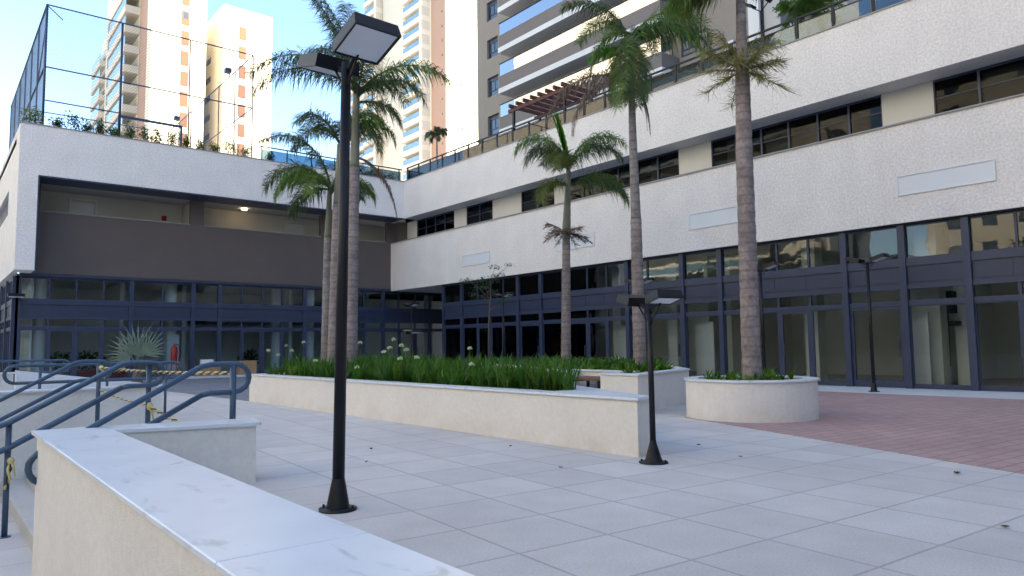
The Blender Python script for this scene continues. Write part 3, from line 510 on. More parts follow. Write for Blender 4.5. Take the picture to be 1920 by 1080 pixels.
def frond(par, base, az, el, L, droop, matn='frond', wid=.62, hang=.8, n=64, seed=1, curl=1.35, lw=.024, twist=0.):
    """feather frond: az 0 = towards the camera's right, 90 = away from it"""
    rnd = random.Random(seed); a = R(az); H = SR*math.cos(a)+SF*math.sin(a); S = H.cross(Vector((0, 0, 1))).normalized(); p = Vector(base); pts = [p.copy()]; dirs = []
    el, droop = R(el), R(droop)
    for i in range(n):
        t = i/n; e = el-droop*t**curl; d = H*math.cos(e)+Vector((0, 0, 1))*math.sin(e)+S*twist*t; d.normalize(); dirs.append(d); p = p+d*(L/n); pts.append(p.copy())
    mb = MB(); mb.tube(pts[::3]+[pts[-1]], [max(.005, .035*(1-i/(n/3+1))) for i in range(len(pts[::3])+1)], 5)
    Z = Vector((0, 0, 1))
    for i in range(int(n*.10), n):
        t = i/n; prof = min(1, (t-.02)*5)*(1-.62*max(0, t-.45)/.55); l = wid*1.22*prof
        for rep in (0, 1, 2):
            for sgn in (-1, 1):
                q = pts[i].lerp(pts[i+1], rnd.random()); lat = S*sgn*rnd.uniform(.6, 1.1)+Z*rnd.uniform(-.55, .8); d = (lat*.85+dirs[i]*rnd.uniform(.25, 1.1)).normalized(); ll = l*rnd.uniform(.5, 1.2)
                hg = hang*rnd.uniform(.5, 1.4); p1 = q+d*ll*.45-Z*hg*ll*.10; p2 = p1+(d*(1-hg*.45)-Z*hg).normalized()*ll*.55
                wv = dirs[i]*lw*.5; mb.add([q-wv*.5, q+wv*.5, p1+wv, p1-wv, p2], [(0, 1, 2, 3), (3, 2, 4)])
    return mb.build('frond', M[matn], par)
def trunk(par, pts, rad, matn='trunk', name='trunk'):
    P = []; Q = []; pts = [Vector(p) for p in pts]
    for i in range(len(pts)-1):
        n = max(2, int((pts[i+1]-pts[i]).length/.11))
        for k in range(n):
            f = k/n; j = len(P); P.append(pts[i].lerp(pts[i+1], f)); Q.append((rad[i]*(1-f)+rad[i+1]*f)*(1.0+.025*math.sin(j*2.1)+(.02 if j % 3 == 0 else 0)))
    P.append(pts[-1]); Q.append(rad[-1]); return MB().tube(P, Q, 14).build(name, M[matn], par)
def spray(par, c, r, n, matn, seed, drop=.4, lw=.012, flat=.5):
    """ring of branched dry flower stalks round the trunk"""
    rnd = random.Random(seed); mb = MB(); c = Vector(c)
    for k in range(n):
        a = 2*math.pi*k/n+rnd.uniform(-.2, .2); H = Vector((math.cos(a), math.sin(a), 0)); el = rnd.uniform(-.2, .55)*flat*2; L = r*rnd.uniform(.7, 1); P = [c]
        for i in range(5): P.append(P[-1]+(H*math.cos(el)+Vector((0, 0, 1))*math.sin(el))*L/5); el -= drop*.35
        mb.tube(P, [.022, .016, .012, .009, .007, .004], 4)
        for j in range(80):
            f = rnd.uniform(.2, 1)*4.99; i = int(f); q = P[i].lerp(P[i+1], f-i); d = Vector((rnd.gauss(0, 1), rnd.gauss(0, 1), rnd.gauss(-.1, .8))).normalized(); d = (d+H*.9).normalized(); l = rnd.uniform(.12, .30)*r; s_ = d.orthogonal().normalized()*lw
            e = q+d*l; mb.add([q-s_, q+s_, e+s_*.5-Vector((0, 0, l*.25)), e-s_*.5-Vector((0, 0, l*.25))], [(0, 1, 2, 3)])
    return mb.build('flower_stalks', M[matn], par)
def place(px_az, dist): a = YAW+px_az; return Vector((math.sin(a)*dist, math.cos(a)*dist, 0))
# palm: tall, behind the near lamp pole
p = thing('palm_tree', 'tallest palm of the left group, its ringed trunk just right of the lamp pole', 'palm', (8.72, 17.3, .6), 'feather palms')
c0 = Vector((8.80, 17.22, 8.55)); trunk(p, [(8.70, 17.32, .6), (8.72, 17.3, 3.0), (8.76, 17.25, 6.3)], [.20, .165, .135], 'trunk'); trunk(p, [(8.76, 17.25, 6.3), tuple(c0)], [.13, .085], 'shaft', 'crownshaft')
for i, a in enumerate([(178, 48, 3.4, 95, 'frond', .75), (170, 80, 3.2, 30, 'frond', .95), (175, 76, 3.0, 26, 'frond', .95), (120, 84, 3.1, 30, 'frond', .9), (176, 44, 3.3, 98, 'frond', .8), (5, 52, 3.0, 105, 'frond_g', .75), (-15, 35, 2.4, 110, 'frond', .6), (250, 60, 2.6, 120, 'frond', .7), (60, 60, 2.6, 110, 'frond', .7), (352, 5, 1.6, 85, 'frond', .55), (300, 70, 2.8, 90, 'frond', .6)]):
    frond(p, c0-Vector((0, 0, .05*i)), a[0], a[1], a[2], a[3], a[4], a[5], seed=11+i)
frond(p, c0-Vector((0, 0, 2.0)), 10, 20, 2.2, 105, 'frond_dry', .28, hang=1.2, seed=40, curl=.35)
# palm hidden by the pole
p = thing('palm_tree', 'palm directly behind the near lamp pole, its crown below its neighbour', 'palm', (8.62, 18.1, .6), 'feather palms')
c0 = Vector((8.70, 18.0, 7.1)); trunk(p, [(8.60, 18.12, .6), (8.66, 18.05, 5.4)], [.18, .13], 'trunk'); trunk(p, [(8.66, 18.05, 5.4), tuple(c0)], [.12, .08], 'shaft', 'crownshaft')
for i, a in enumerate([(5, 62, 2.1, 150, 'frond_g', .6), (-25, 45, 1.9, 150, 'frond', .6), (150, 55, 2.3, 130, 'frond', .6), (95, 70, 2.2, 120, 'frond', .6), (330, 70, 2.0, 140, 'frond_g', .6), (240, 55, 2.0, 120, 'frond', .6)]):
    frond(p, c0, a[0], a[1], a[2], a[3], a[4], a[5], seed=61+i)
# thin palm left
p = thing('palm_tree', 'slimmest palm of the left group, with smooth green upper stem, left of lamp pole', 'palm', (8.75, 19.15, .6), 'feather palms')
c0 = Vector((8.82, 18.88, 6.15)); trunk(p, [(8.76, 18.95, .6), (8.78, 18.92, 4.6)], [.145, .105], 'trunk2'); trunk(p, [(8.78, 18.92, 4.6), tuple(c0)], [.10, .06], 'shaft', 'crownshaft')
for i, a in enumerate([(172, 76, 3.0, 105, 'frond', .6), (176, 50, 2.4, 125, 'frond', .7), (190, 38, 2.0, 130, 'frond_g', .6), (215, 42, 1.9, 130, 'frond_g', .65), (160, 15, 1.7, 100, 'frond', .6), (260, 40, 1.8, 135, 'frond_g', .6), (75, 55, 2.0, 120, 'frond', .6), (15, 50, 1.7, 140, 'frond_g', .6), (330, 45, 1.6, 140, 'frond', .55)]):
    frond(p, c0-Vector((0, 0, .04*i)), a[0], a[1], a[2], a[3], a[4], a[5], seed=81+i)
# middle palm
p = thing('palm_tree', 'palm with a bright green spear leaf and a dry brown ring of stalks', 'palm', (16.6, 17.35, .7), 'feather palms')
c0 = Vector((16.78, 17.25, 7.0)); trunk(p, [(16.60, 17.38, .7), (16.68, 17.32, 5.2)], [.175, .13], 'trunk'); c0.z = 7.55; trunk(p, [(16.68, 17.32, 5.2), tuple(c0)], [.15, .075], 'shaft', 'crownshaft')
for j, (az_, el_, L_) in enumerate([(165, 80, 2.1), (175, 77, 2.0), (150, 82, 1.9), (185, 82, 1.8)]): frond(p, c0, az_, el_, L_, 8, 'frond_s', .24, hang=.1, seed=3+j, lw=.13)
for i, a in enumerate([(180, 74, 2.5, 140, 'frond_g', .62), (195, 62, 2.1, 150, 'frond', .62), (3, 72, 2.6, 118, 'frond_g', .60), (355, 62, 2.3, 125, 'frond', .6), (355, 28, 2.6, 118, 'frond', .62), (2, 34, 2.5, 125, 'frond_g', .6), (225, 20, 1.9, 115, 'leafy', .55), (250, 50, 2.0, 145, 'leafy', .55), (90, 65, 2.2, 110, 'frond', .55), (120, 72, 2.2, 120, 'frond', .55)]):
    frond(p, c0-Vector((0, 0, .03*i+(.55 if i in (4, 5, 6) else 0))), a[0], a[1], a[2], a[3], a[4], a[5]*1.25, seed=101+i)
spray(p, (16.68, 17.32, 5.25), .95, 11, 'frond_dry', 7, .3, .013, .55)
# tall right-centre palm
p = thing('palm_tree', 'tall palm with a dense hanging crown and brown withered fronds, rising behind the short lamp', 'palm', (14.6, 12.55, .7), 'feather palms')
c0 = Vector((14.62, 12.5, 9.85)); trunk(p, [(14.66, 12.52, .7), (14.64, 12.5, 4.8)], [.175, .145], 'trunk'); trunk(p, [(14.64, 12.5, 4.8), (14.60, 12.5, 7.3), tuple(c0)], [.135, .10, .075], 'trunk2', 'crownshaft')
for i, a in enumerate([(182, 40, 1.9, 130, 'frond_g', .6, .5), (200, 10, 2.1, 100, 'frond', .6, .2), (225, 15, 2.4, 106, 'frond_g', .6, .2), (250, 10, 2.2, 102, 'leafy', .55, .2), (275, 15, 2.3, 108, 'frond', .6, .2), (300, 10, 2.0, 104, 'frond_g', .55, .2), (170, 10, 1.9, 100, 'frond_dry', .5, .25), (340, 10, 1.8, 104, 'frond', .5, .2), (12, 64, 3.1, 128, 'frond_g', .8, 1.2), (2, 50, 2.9, 128, 'frond', .8, 1.1), (-10, 48, 2.5, 132, 'frond_g', .7, 1.1), (60, 65, 2.6, 120, 'frond', .6, 1.3), (130, 72, 2.6, 120, 'frond_g', .6, 1.3), (170, 78, 2.6, 100, 'frond', .6, 1.3), (164, 8, 1.2, 40, 'frond_s', .35, 1.3)]):
    frond(p, c0+Vector((0, 0, .1-.03*i)), a[0], a[1], a[2], a[3], a[4], a[5], seed=131+i, curl=a[6])
c1 = c0-Vector((0, 0, 1.35)); frond(p, c1, 178, 45, 3.2, 128, 'frond_dry', .55, hang=1.2, seed=160, curl=.8); frond(p, c1, 192, 40, 2.7, 130, 'frond_dry', .5, hang=1.2, seed=161, curl=.6)
frond(p, c1+Vector((0, 0, .2)), 0, 20, 1.7, 108, 'frond_dry', .22, hang=1.3, seed=162, curl=.15); frond(p, c1+Vector((0, 0, .2)), 350, 15, 1.6, 105, 'frond_dry', .2, hang=1.3, seed=163, curl=.15)
# near right palm in the round planter
p = thing('palm_tree', 'thick-trunked palm growing from the round planter, with a yellow-green spiky ring of stalks', 'palm', (12.62, 8.25, .6), 'feather palms')
c0 = Vector((12.72, 7.90, 8.8)); trunk(p, [(12.66, 7.95, .6), (12.66, 7.95, 1.1), (12.68, 7.94, 5.0), (12.70, 7.92, 6.95)], [.215, .185, .165, .14], 'trunk'); trunk(p, [(12.70, 7.92, 6.95), tuple(c0)], [.12, .085], 'trunk', 'crownshaft')
for i, a in enumerate([(180, 8, 1.6, 62, 'frond_g', .9), (192, 10, 1.5, 80, 'frond_g', .9), (172, 2, 1.2, 60, 'leafy', .8), (205, 5, 1.3, 80, 'frond', .8), (195, 66, 2.6, 140, 'frond_g', .6), (225, 50, 2.0, 140, 'frond', .55), (170, 75, 2.6, 120, 'frond', .6), (10, 70, 2.6, 100, 'frond_g', .6), (60, 60, 2.6, 110, 'frond', .6), (120, 60, 2.6, 110, 'frond', .6), (330, 70, 2.4, 110, 'frond', .6)]):
    frond(p, c0+Vector((0, 0, .15)), a[0], a[1], a[2], a[3], a[4], a[5], seed=171+i)
spray(p, (12.70, 7.92, 6.98), 1.08, 27, 'infl', 9, .22, .010, 1.25)
# ---------------------------------------------------------------- smaller plants
def leafcloud(mb, c, r, n, size, rnd, flat=1.):
    for _ in range(n):
        d = Vector((rnd.gauss(0, 1), rnd.gauss(0, 1), rnd.gauss(0, 1))).normalized()*rnd.random()**.45; q = Vector(c)+Vector((d.x*r[0], d.y*r[1], d.z*r[2])); a = Vector((rnd.gauss(0, 1), rnd.gauss(0, 1), rnd.gauss(0, flat))).normalized(); b_ = a.orthogonal().normalized(); l = size*rnd.uniform(.6, 1.3)
        mb.add([q-a*l*.5, q+b_*l*.28, q+a*l*.5, q-b_*l*.28], [(0, 1, 2, 3)])
def shrub(x, y, z, h, wd, matn, label, seed, n=330, size=.12, group='shrubs along the roof edge'):
    rnd = random.Random(seed); t = thing('shrub', label, 'shrub', (x, y, z), group); s_ = MB(); f = MB()
    for k in range(5):
        a = rnd.uniform(0, 6.283); e = Vector((x+math.cos(a)*wd*.4*rnd.random(), y+math.sin(a)*wd*.3, z+h*rnd.uniform(.65, 1))); s_.tube([(x, y, z), ((x+e.x)/2+.02, (y+e.y)/2, z+h*.5), e], [.014, .01, .005], 4)
        leafcloud(f, (e.x, e.y, e.z-h*.12), (wd*.32, wd*.32, h*.28), n//6, size, rnd)
    leafcloud(f, (x, y, z+h*.45), (wd*.5, wd*.4, h*.42), n//4, size, rnd); s_.build('stem', M['branch'], t); f.build('foliage', M[matn], t)
sh = [(3.45, 1.05, .7, 'leafy', 'yellowish shrub at the roof corner inside the netting'), (4.4, .75, .5, 'leafd', 'first dark shrub right of the fence corner post'), (5.1, .95, .7, 'leafd', 'bushy dark shrub right of the fence corner on the roof edge'), (5.7, .7, .4, 'leafd', 'small thin shrub on the roof edge between two bushier ones'),
      (6.2, .95, .5, 'leafd', 'upright dark shrub left of the second fence post'), (6.75, .75, .6, 'leafm', 'low shrub just left of the second fence post'), (7.6, 1.15, .6, 'leafm', 'tall green shrub beside the second fence post'), (8.2, .95, .6, 'leafm', 'green shrub inside the goal frame, left side'), (8.8, .9, .6, 'leafm', 'green shrub under the goal crossbar'),
      (9.5, .95, .7, 'leafy', 'pale sparse shrub under the goal crossbar'), (10.2, .85, .5, 'leafy', 'pale sparse shrub at the right goal post'), (10.9, .75, .5, 'leafy', 'olive shrub right of the third fence post'), (11.6, .7, .45, 'leafy', 'small olive shrub between the third and fourth fence posts'), (12.5, .95, .9, 'leafy', 'wide reddish olive shrub left of the fourth fence post'), (13.3, .8, .6, 'leafm', 'shrub at the foot of the fourth fence post'), (14.6, .65, .6, 'leafm', 'shrub behind the roof railing right of the netting')]
for i, (x, h, wd, m_, lab) in enumerate(sh): shrub(x, 39.15, 11.5, h+.35, wd*1.25, m_, lab, 300+i)
hd = MB(); rnd = random.Random(5)
for k in range(34): leafcloud(hd, (18.2+k*.14, 39.4+rnd.uniform(-.1, .1), 12.15+rnd.uniform(0, .25)), (.22, .25, .35), 60, .11, rnd)
tag(hd.build('hedge', M['leafd'], None, (20, 39.4, 11.5)), 'dark clipped hedge on the roof edge where the two wings meet', 'hedge')
t = thing('young_tree', 'thin young tree with a pale slender trunk and sparse feathery crown, before the right shopfront', 'tree', (16.05, 20.9, .7)); rnd = random.Random(77); tx = Vector((16.05, 20.9, .7))
# placed on the ray of its crown
MB().tube([tx, tx+Vector((.02, 0, 1.5)), tx+Vector((.10, -.05, 2.9))], [.035, .028, .018], 8).build('trunk', M['branch'], t); cb = MB(); cf = MB()
for k in range(12):
    a = 2*math.pi*k/12+rnd.random()*.4; p0 = tx+Vector((.05, -.02, 2.0+.09*k)); e = p0+(SR*math.cos(a)+SF*math.sin(a))*rnd.uniform(.45, .95)+Vector((0, 0, rnd.uniform(.35, .8))); cb.tube([p0, p0.lerp(e, .5)+Vector((0, 0, .1)), e], [.012, .008, .003], 4); leafcloud(cf, e, (.28, .28, .10), 45, .085, rnd); leafcloud(cf, p0.lerp(e, .6), (.2, .2, .12), 22, .08, rnd)
cb.build('branch', M['branch'], t); cf.build('crown', M['leafd'], t)
# fan palm behind the steps
t = thing('fan_palm', 'silvery blue-green fan palm standing behind the handrails, before the navy shopfront', 'palm', (5.75, 27.5, 0)); bx0 = Vector((5.75, 27.5, .95)); rnd = random.Random(8)
MB().lathe((5.75, 27.5, 0), [(.22, 0), (.18, .4), (.12, .8)], 12).build('trunk', M['branch'], t)
for k, (az_, el_, L, l0) in enumerate([(172, 52, .40, 1.15), (120, 78, .45, 1.25), (12, 58, .42, 1.15), (60, 80, .30, 1.1), (182, 22, .3, .9)]):
    H = SR*math.cos(R(az_))+SF*math.sin(R(az_)); el = R(el_); d = (H*math.cos(el)+Vector((0, 0, 1))*math.sin(el)).normalized(); tip_ = bx0+d*L; mb = MB(); mb.tube([bx0, bx0+d*L*.6, tip_], [.03, .022, .015], 5)
    S = d.cross(SF+Vector((rnd.uniform(-.3, .3), rnd.uniform(-.3, .3), rnd.uniform(-.2, .2)))).normalized()
    for j in range(13):
        th = R(-66+132*j/12); v = (d*math.cos(th)+S*math.sin(th)); l = l0*rnd.uniform(.85, 1.05)*(1-.25*abs(j-6)/6); sw = (S*math.cos(th)-d*math.sin(th))*.024; m1 = tip_+v*l*.55; e = m1+(v-Vector((0, 0, .22))).normalized()*l*.45
        mb.add([tip_-sw*.5, tip_+sw*.5, m1+sw, m1-sw, e], [(0, 1, 2, 3), (3, 2, 4)])
    mb.build('frond', M['leafb'], t)
def small_palm(label, loc, h, r, L, n, matn, seed, droop=110, wid=.4, base_el=50):
    t = thing('palm_tree', label, 'palm', loc, 'palms on the roof terrace'); c = Vector(loc)+Vector((0, 0, h)); trunk(t, [loc, tuple(c)], [r*1.25, r], 'trunk2'); rnd = random.Random(seed)
    for k in range(n): frond(t, c, 360*k/n+rnd.uniform(-15, 15), base_el+rnd.uniform(-25, 25), L*rnd.uniform(.8, 1.1), droop, matn, wid, hang=.6, n=24, seed=seed+k, lw=.05)
small_palm('slender roof palm with a small dark crown, against the pale tower', (26, 39.3, 11.5), 4.1, .05, 1.1, 9, 'frond', 500, 130, .35)
small_palm('low bushy roof palm left of the red pergola', (26.5, 33.3, 11.5), 1.4, .10, 1.6, 14, 'frond_g', 520, 90, .35)
small_palm('second low roof palm beside the pergola post', (26.5, 31.7, 11.5), 1.5, .08, 1.1, 10, 'frond', 540, 80, .3, 65)
small_palm('spiky roof palm behind the railing at upper right', (25.9, 13.2, 11.5), 2.5, .13, 1.5, 20, 'frond_g', 560, 95, .42)
# ---------------------------------------------------------------- roof terrace: railing, pergola, court netting, lamp
rl = thing('terrace_railing', 'dark railing with tinted glass panels along the top of the right wing', 'railing', (23.07, 10, 11.88))
MB().box(23.03, 23.11, Y0, 38.3, 12.68, 12.74).build('top_rail', M['black'], rl); MB().box(23.05, 23.09, Y0, 38.3, 12.50, 12.53).build('lower_rail', M['black'], rl)
for k in range(46):
    y = 38.2-k*1.3
    if y > Y0: MB().box(23.04, 23.10, y-.05, y+.05, 11.885, 12.68).build('post', M['black'], rl)
gp = MB()
for k in range(45):
    y = 38.2-k*1.3
    if y-1.3 > Y0: gp.box(23.066, 23.074, y-1.22, y-.08, 11.90, 12.498)
gp.build('glass_panels', M['glass_r'], rl)
rl = thing('terrace_railing', 'dark railing along the top of the left wing, right of the netting', 'railing', (18, 38.6, 11.88))
MB().box(13.9, 22.9, 38.56, 38.64, 12.62, 12.67).build('top_rail', M['black'], rl)
for k in range(7): MB().box(13.95+k*1.45, 14.0+k*1.45, 38.57, 38.63, 11.885, 12.62).build('post', M['black'], rl)
MB().box(13.95, 22.8, 38.596, 38.604, 11.9, 12.5).build('glass_panels', M['glass_r'], rl)
pg = thing('pergola', 'red timber pergola on the roof terrace in front of the balconies', 'pergola', (26.8, 27.5, 11.5))
for k in range(8): MB().box(25.2, 27.8, 30.6-k*.62, 30.72-k*.62, 15.0, 15.2).build('rafter', M['pergola'], pg)
for x in (25.4, 27.4): MB().box(x, x+.12, 26.0, 31.0, 14.80, 14.998).build('beam', M['pergola'], pg)
for x in (25.4, 27.4):
    for y in (26.3, 30.5): MB().box(x, x+.13, y, y+.13, 11.5, 14.798).build('post', M['black'], pg)
ft = thing('court_netting', 'tall steel-framed sports court netting on the roof of the left wing', 'fence', (3.9, 39.6, 11.5)); P_ = .045
FX, FXE, FY, FYE, FT, FM, FL = 3.9, 13.78, 39.6, 58.0, 18.12, 15.05, 13.42
def bar(name, a, b, r=P_): MB().tube([a, b], r, 8).build(name, M['fence'], ft)
for x in (3.9, 7.14, 10.4, 13.78): bar('post', (x, FY, 11.5), (x, FY, FT), .055 if x in (3.9, 7.14) else .035)
for k in range(1, 7):
    y = FY+k*3.06
    bar('post', (FX, y, 11.5), (FX, y, FT), .04); bar('post', (FXE, y, 11.5), (FXE, y, FT), .033)
for z in (FT, FM): bar('rail', (FX, FY, z), (FXE, FY, z), .035); bar('rail', (FX, FY, z), (FX, FYE, z)); bar('rail', (FXE, FY, z), (FXE, FYE, z), .03)
bar('rail', (FX, FY, FL), (7.14, FY, FL), .03); bar('rail', (FX, FYE, FT), (FXE, FYE, FT), .035); bar('brace', (FX+.02, FY, FT-.05), (FX+.8, FY+1.3, FT-.05), .025); bar('brace', (FX, FY+3, FM-.1), (FX, FY, FM+2.2), .03)
def net(mb, o, u, Lu, Lz, step=.16, r=.0042):
    o, u = Vector(o), Vector(u); Z = Vector((0, 0, 1)); nrm = u.cross(Z)*r
    for sgn in (1, -1):
        k = -int(Lz/step)
        while k*step < Lu:
            s0 = k*step; a0 = max(0, -s0); a1 = min(Lz, Lu-s0)
            if a1 > a0:
                pa = o+u*(s0+a0)+Z*(a0 if sgn > 0 else Lz-a0); pb = o+u*(s0+a1)+Z*(a1 if sgn > 0 else Lz-a1); d = (pb-pa).normalized(); q = d.cross(u.cross(Z)).normalized()*r
                mb.add([pa-q, pa+nrm*.9, pa+q, pa-nrm*.9, pb-q, pb+nrm*.9, pb+q, pb-nrm*.9], [(0, 1, 5, 4), (1, 2, 6, 5), (2, 3, 7, 6), (3, 0, 4, 7)])
            k += 1
nb = MB(); net(nb, (FX, FY, 11.9), (1, 0, 0), FXE-FX, FT-11.9); nb.build('net', M['net'], ft)
nb = MB(); net(nb, (FX, FY, 11.9), (0, 1, 0), FYE-FY, FT-11.9); nb.build('net', M['net'], ft)
nb = MB(); net(nb, (FXE, FY, 11.9), (0, 1, 0), FYE-FY, FT-11.9); nb.build('net', M['net'], ft)
gf = thing('goal_frame', 'dark goal frame standing inside the court netting', 'goal', (8.6, 40.4, 11.5))
MB().box(7.2, 10.3, 40.35, 40.45, 13.44, 13.56).build('crossbar', M['fence'], gf)
for x in (7.2, 10.2): MB().box(x, x+.1, 40.35, 40.45, 11.5, 13.439).build('post', M['fence'], gf)
for y, lab in ((43.7, 'small floodlight on the right side of the netting, nearer one'), (55.2, 'small floodlight on the right side of the netting, farther one')):
    t = thing('court_floodlight', lab, 'floodlight', (13.78, y, 18.15), 'floodlights on the court netting'); MB().box(13.5, 13.85, y-.2, y+.2, 18.35, 18.62).build('lamp_head', M['fence'], t); MB().tube([(13.78, y, 18.1), (13.75, y, 18.36)], .03, 6).build('bracket', M['fence'], t)
tl = thing('terrace_lamp', 'thin dark roof terrace lamp with small tilted heads beside the thick palm trunk', 'lamp', (24.2, 14.2, 11.5))
MB().tube([(24.2, 14.2, 11.5), (24.2, 14.2, 14.1)], .035, 8).build('pole', M['black'], tl); MB().tube([(24.2, 14.55, 14.35), (24.2, 14.2, 14.08), (24.2, 13.85, 14.35)], .025, 6).build('arm', M['black'], tl)
for s_ in (-1, 1): MB().add([(24.02, 14.2+s_*.3, 14.34), (24.38, 14.2+s_*.3, 14.34), (24.38, 14.2+s_*.68, 14.58), (24.02, 14.2+s_*.68, 14.58), (24.02, 14.2+s_*.27, 14.42), (24.38, 14.2+s_*.27, 14.42), (24.38, 14.2+s_*.65, 14.66), (24.02, 14.2+s_*.65, 14.66)], [(0,3,2,1),(4,5,6,7),(0,1,5,4),(1,2,6,5),(2,3,7,6),(3,0,4,7)]).build('lamp_head', M['black'], tl)
# ---------------------------------------------------------------- goods behind the left shopfront
def goods(name, label, cat, m_, *b, extra=None):
    t = MB(); t.bbox(*b, .01)
    if extra: t.bbox(*extra, .01)
    tag(t.build(name, M[m_], None, (b[0], b[2], 0)), label, cat)
ex = thing('fire_extinguisher', 'red fire extinguisher on a stand inside the left shopfront, right of the fan palm', 'extinguisher', (9.95, 39.5, .1))
MB().lathe((9.95, 39.5, .75), [(.001, 0), (.15, .0), (.16, .04), (.16, .8), (.12, .9), (.05, .95), (.05, 1.02), (.001, 1.03)], 14).build('cylinder', M['red'], ex); MB().tube([(9.95, 39.5, 1.78), (10.15, 39.45, 1.75), (10.25, 39.4, 1.3), (10.12, 39.35, .9)], .02, 6).build('hose', M['chain_k'], ex); MB().box(9.7, 10.3, 39.3, 39.7, .1, .14).tube([(9.8, 39.5, .1), (9.85, 39.5, .76)], .03, 6).tube([(10.2, 39.5, .1), (10.05, 39.5, .76)], .03, 6).build('stand', M['red'], ex)
goods('cardboard_box', 'long cardboard box on the floor before the left shopfront, left of the planter', 'box', 'card', 13.2, 14.1, 39.2, 39.7, .1, .85)
goods('cardboard_box', 'cardboard box farther left, under a white container', 'box', 'card', 11.0, 12.2, 39.2, 39.7, .1, .62)
goods('plastic_container', 'white container standing on a cardboard box before the left shopfront', 'container', 'white', 11.25, 11.85, 39.3, 39.6, .62, .95)
for x, y, lab, s_ in ((5.3, 42.0, 'dark leafy heap inside the far left shop window', 31), (6.5, 41.8, 'second dark leafy heap inside the left shop window', 32), (14.6, 41.5, 'dark heap of stored goods behind the navy shopfront', 33)):
    rnd = random.Random(s_); mb = MB(); leafcloud(mb, (x, y, 1.0), (.8, .4, .5), 260, .22, rnd); tag(mb.build('plant_heap', M['leafd'], None, (x, y, 0)), lab, 'plants')
tag(MB().bbox(5.6, 8.2, 41.2, 41.6, .031, .55, .02).build('storage_crate', M['red'], None, (6.5, 41.3, 0)), 'low dark red crate inside the left shop window', 'crate')
# ---------------------------------------------------------------- fallen leaves
rnd = random.Random(90)
for i, (x, y, lab) in enumerate([(8.72, 3.03, 'largest curled dry leaf near the edge of the red paving'), (5.9, 6.3, 'dry leaf on the slabs left of the short lamp'), (8.6, 6.3, 'dark dry leaf right of the short lamp'), (5.2, 10.6, 'dry leaf near the foot of the long planter'), (5.0, 9.3, 'small dry leaf left of the long planter'), (8.1, 5.3, 'dark leaf lying past the short lamp'), (6.6, 8.1, 'dry leaf against the long planter'), (6.5, 1.95, 'tiny dark leaf on a slab joint at lower right'), (4.4, 8.3, 'dry leaf beyond the near lamp')]):
    mb = MB(); a = rnd.uniform(0, 6); s_ = rnd.uniform(.02, .04) if i else .065
    v = [Vector((math.cos(a+k*1.047)*s_*(1, .6, .75)[k % 3], math.sin(a+k*1.047)*s_*(.7, .5, 1)[k % 3], rnd.uniform(.004, s_*.8))) for k in range(6)]
    mb.add([Vector((x, y, .006))]+[Vector((x, y, 0))+q for q in v], [(0, k+1, (k+1) % 6+1) for k in range(6)]); tag(mb.build('fallen_leaf', M['dry'], None, (x, y, 0)), lab, 'leaf', 'dry leaves scattered on the slabs')
# ---------------------------------------------------------------- apartment towers
# tower C: behind the terrace, shaded balconies
tc_ = thing('apartment_tower', 'tan shaded apartment tower with long glass-fronted balconies behind the right wing', 'tower', (40, 20, 0))
YL, YR, TH = 42.7, -22., 66.
SL = [16.2+2.95*k for k in range(17)]
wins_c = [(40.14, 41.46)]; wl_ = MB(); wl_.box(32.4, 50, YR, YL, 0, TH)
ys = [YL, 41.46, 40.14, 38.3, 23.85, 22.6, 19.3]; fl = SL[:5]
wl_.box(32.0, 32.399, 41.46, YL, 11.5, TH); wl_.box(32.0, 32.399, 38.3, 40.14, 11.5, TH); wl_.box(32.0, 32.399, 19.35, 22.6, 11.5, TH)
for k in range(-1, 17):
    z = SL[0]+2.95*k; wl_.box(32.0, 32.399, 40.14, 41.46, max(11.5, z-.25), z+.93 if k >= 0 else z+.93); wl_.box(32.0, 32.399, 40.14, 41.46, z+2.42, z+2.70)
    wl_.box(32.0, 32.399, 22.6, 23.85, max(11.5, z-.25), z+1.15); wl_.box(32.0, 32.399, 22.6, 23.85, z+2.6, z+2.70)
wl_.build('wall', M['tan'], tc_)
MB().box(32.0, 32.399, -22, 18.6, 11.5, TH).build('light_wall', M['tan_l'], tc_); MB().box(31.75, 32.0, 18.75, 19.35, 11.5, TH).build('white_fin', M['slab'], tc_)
for k in range(-1, 16):
    z = SL[0]+2.95*k
    for y0, y1, zz0, zz1 in ((40.14, 41.46, z+.93, z+2.42), (22.6, 23.85, z+1.15, z+2.6)):
        if z < 11: continue
        f = MB().box(32.18, 32.26, y0+.001, y0+.09, zz0, zz1).box(32.18, 32.26, y1-.09, y1-.001, zz0, zz1).box(32.18, 32.26, y0+.09, y1-.09, zz1-.28, zz1-.001).box(32.18, 32.26, y0+.09, y1-.09, zz0+.001, zz0+.08).box(32.18, 32.26, y0+.09, y1-.09, zz0+.45, zz0+.5).box(32.19, 32.25, (y0+y1)/2-.03, (y0+y1)/2+.03, zz0+.5, zz1-.28).build('window', M['frame'], tc_)
        MB().box(32.22, 32.23, y0+.09, y1-.09, zz0+.08, zz1-.28).build('pane', M['win'], f)
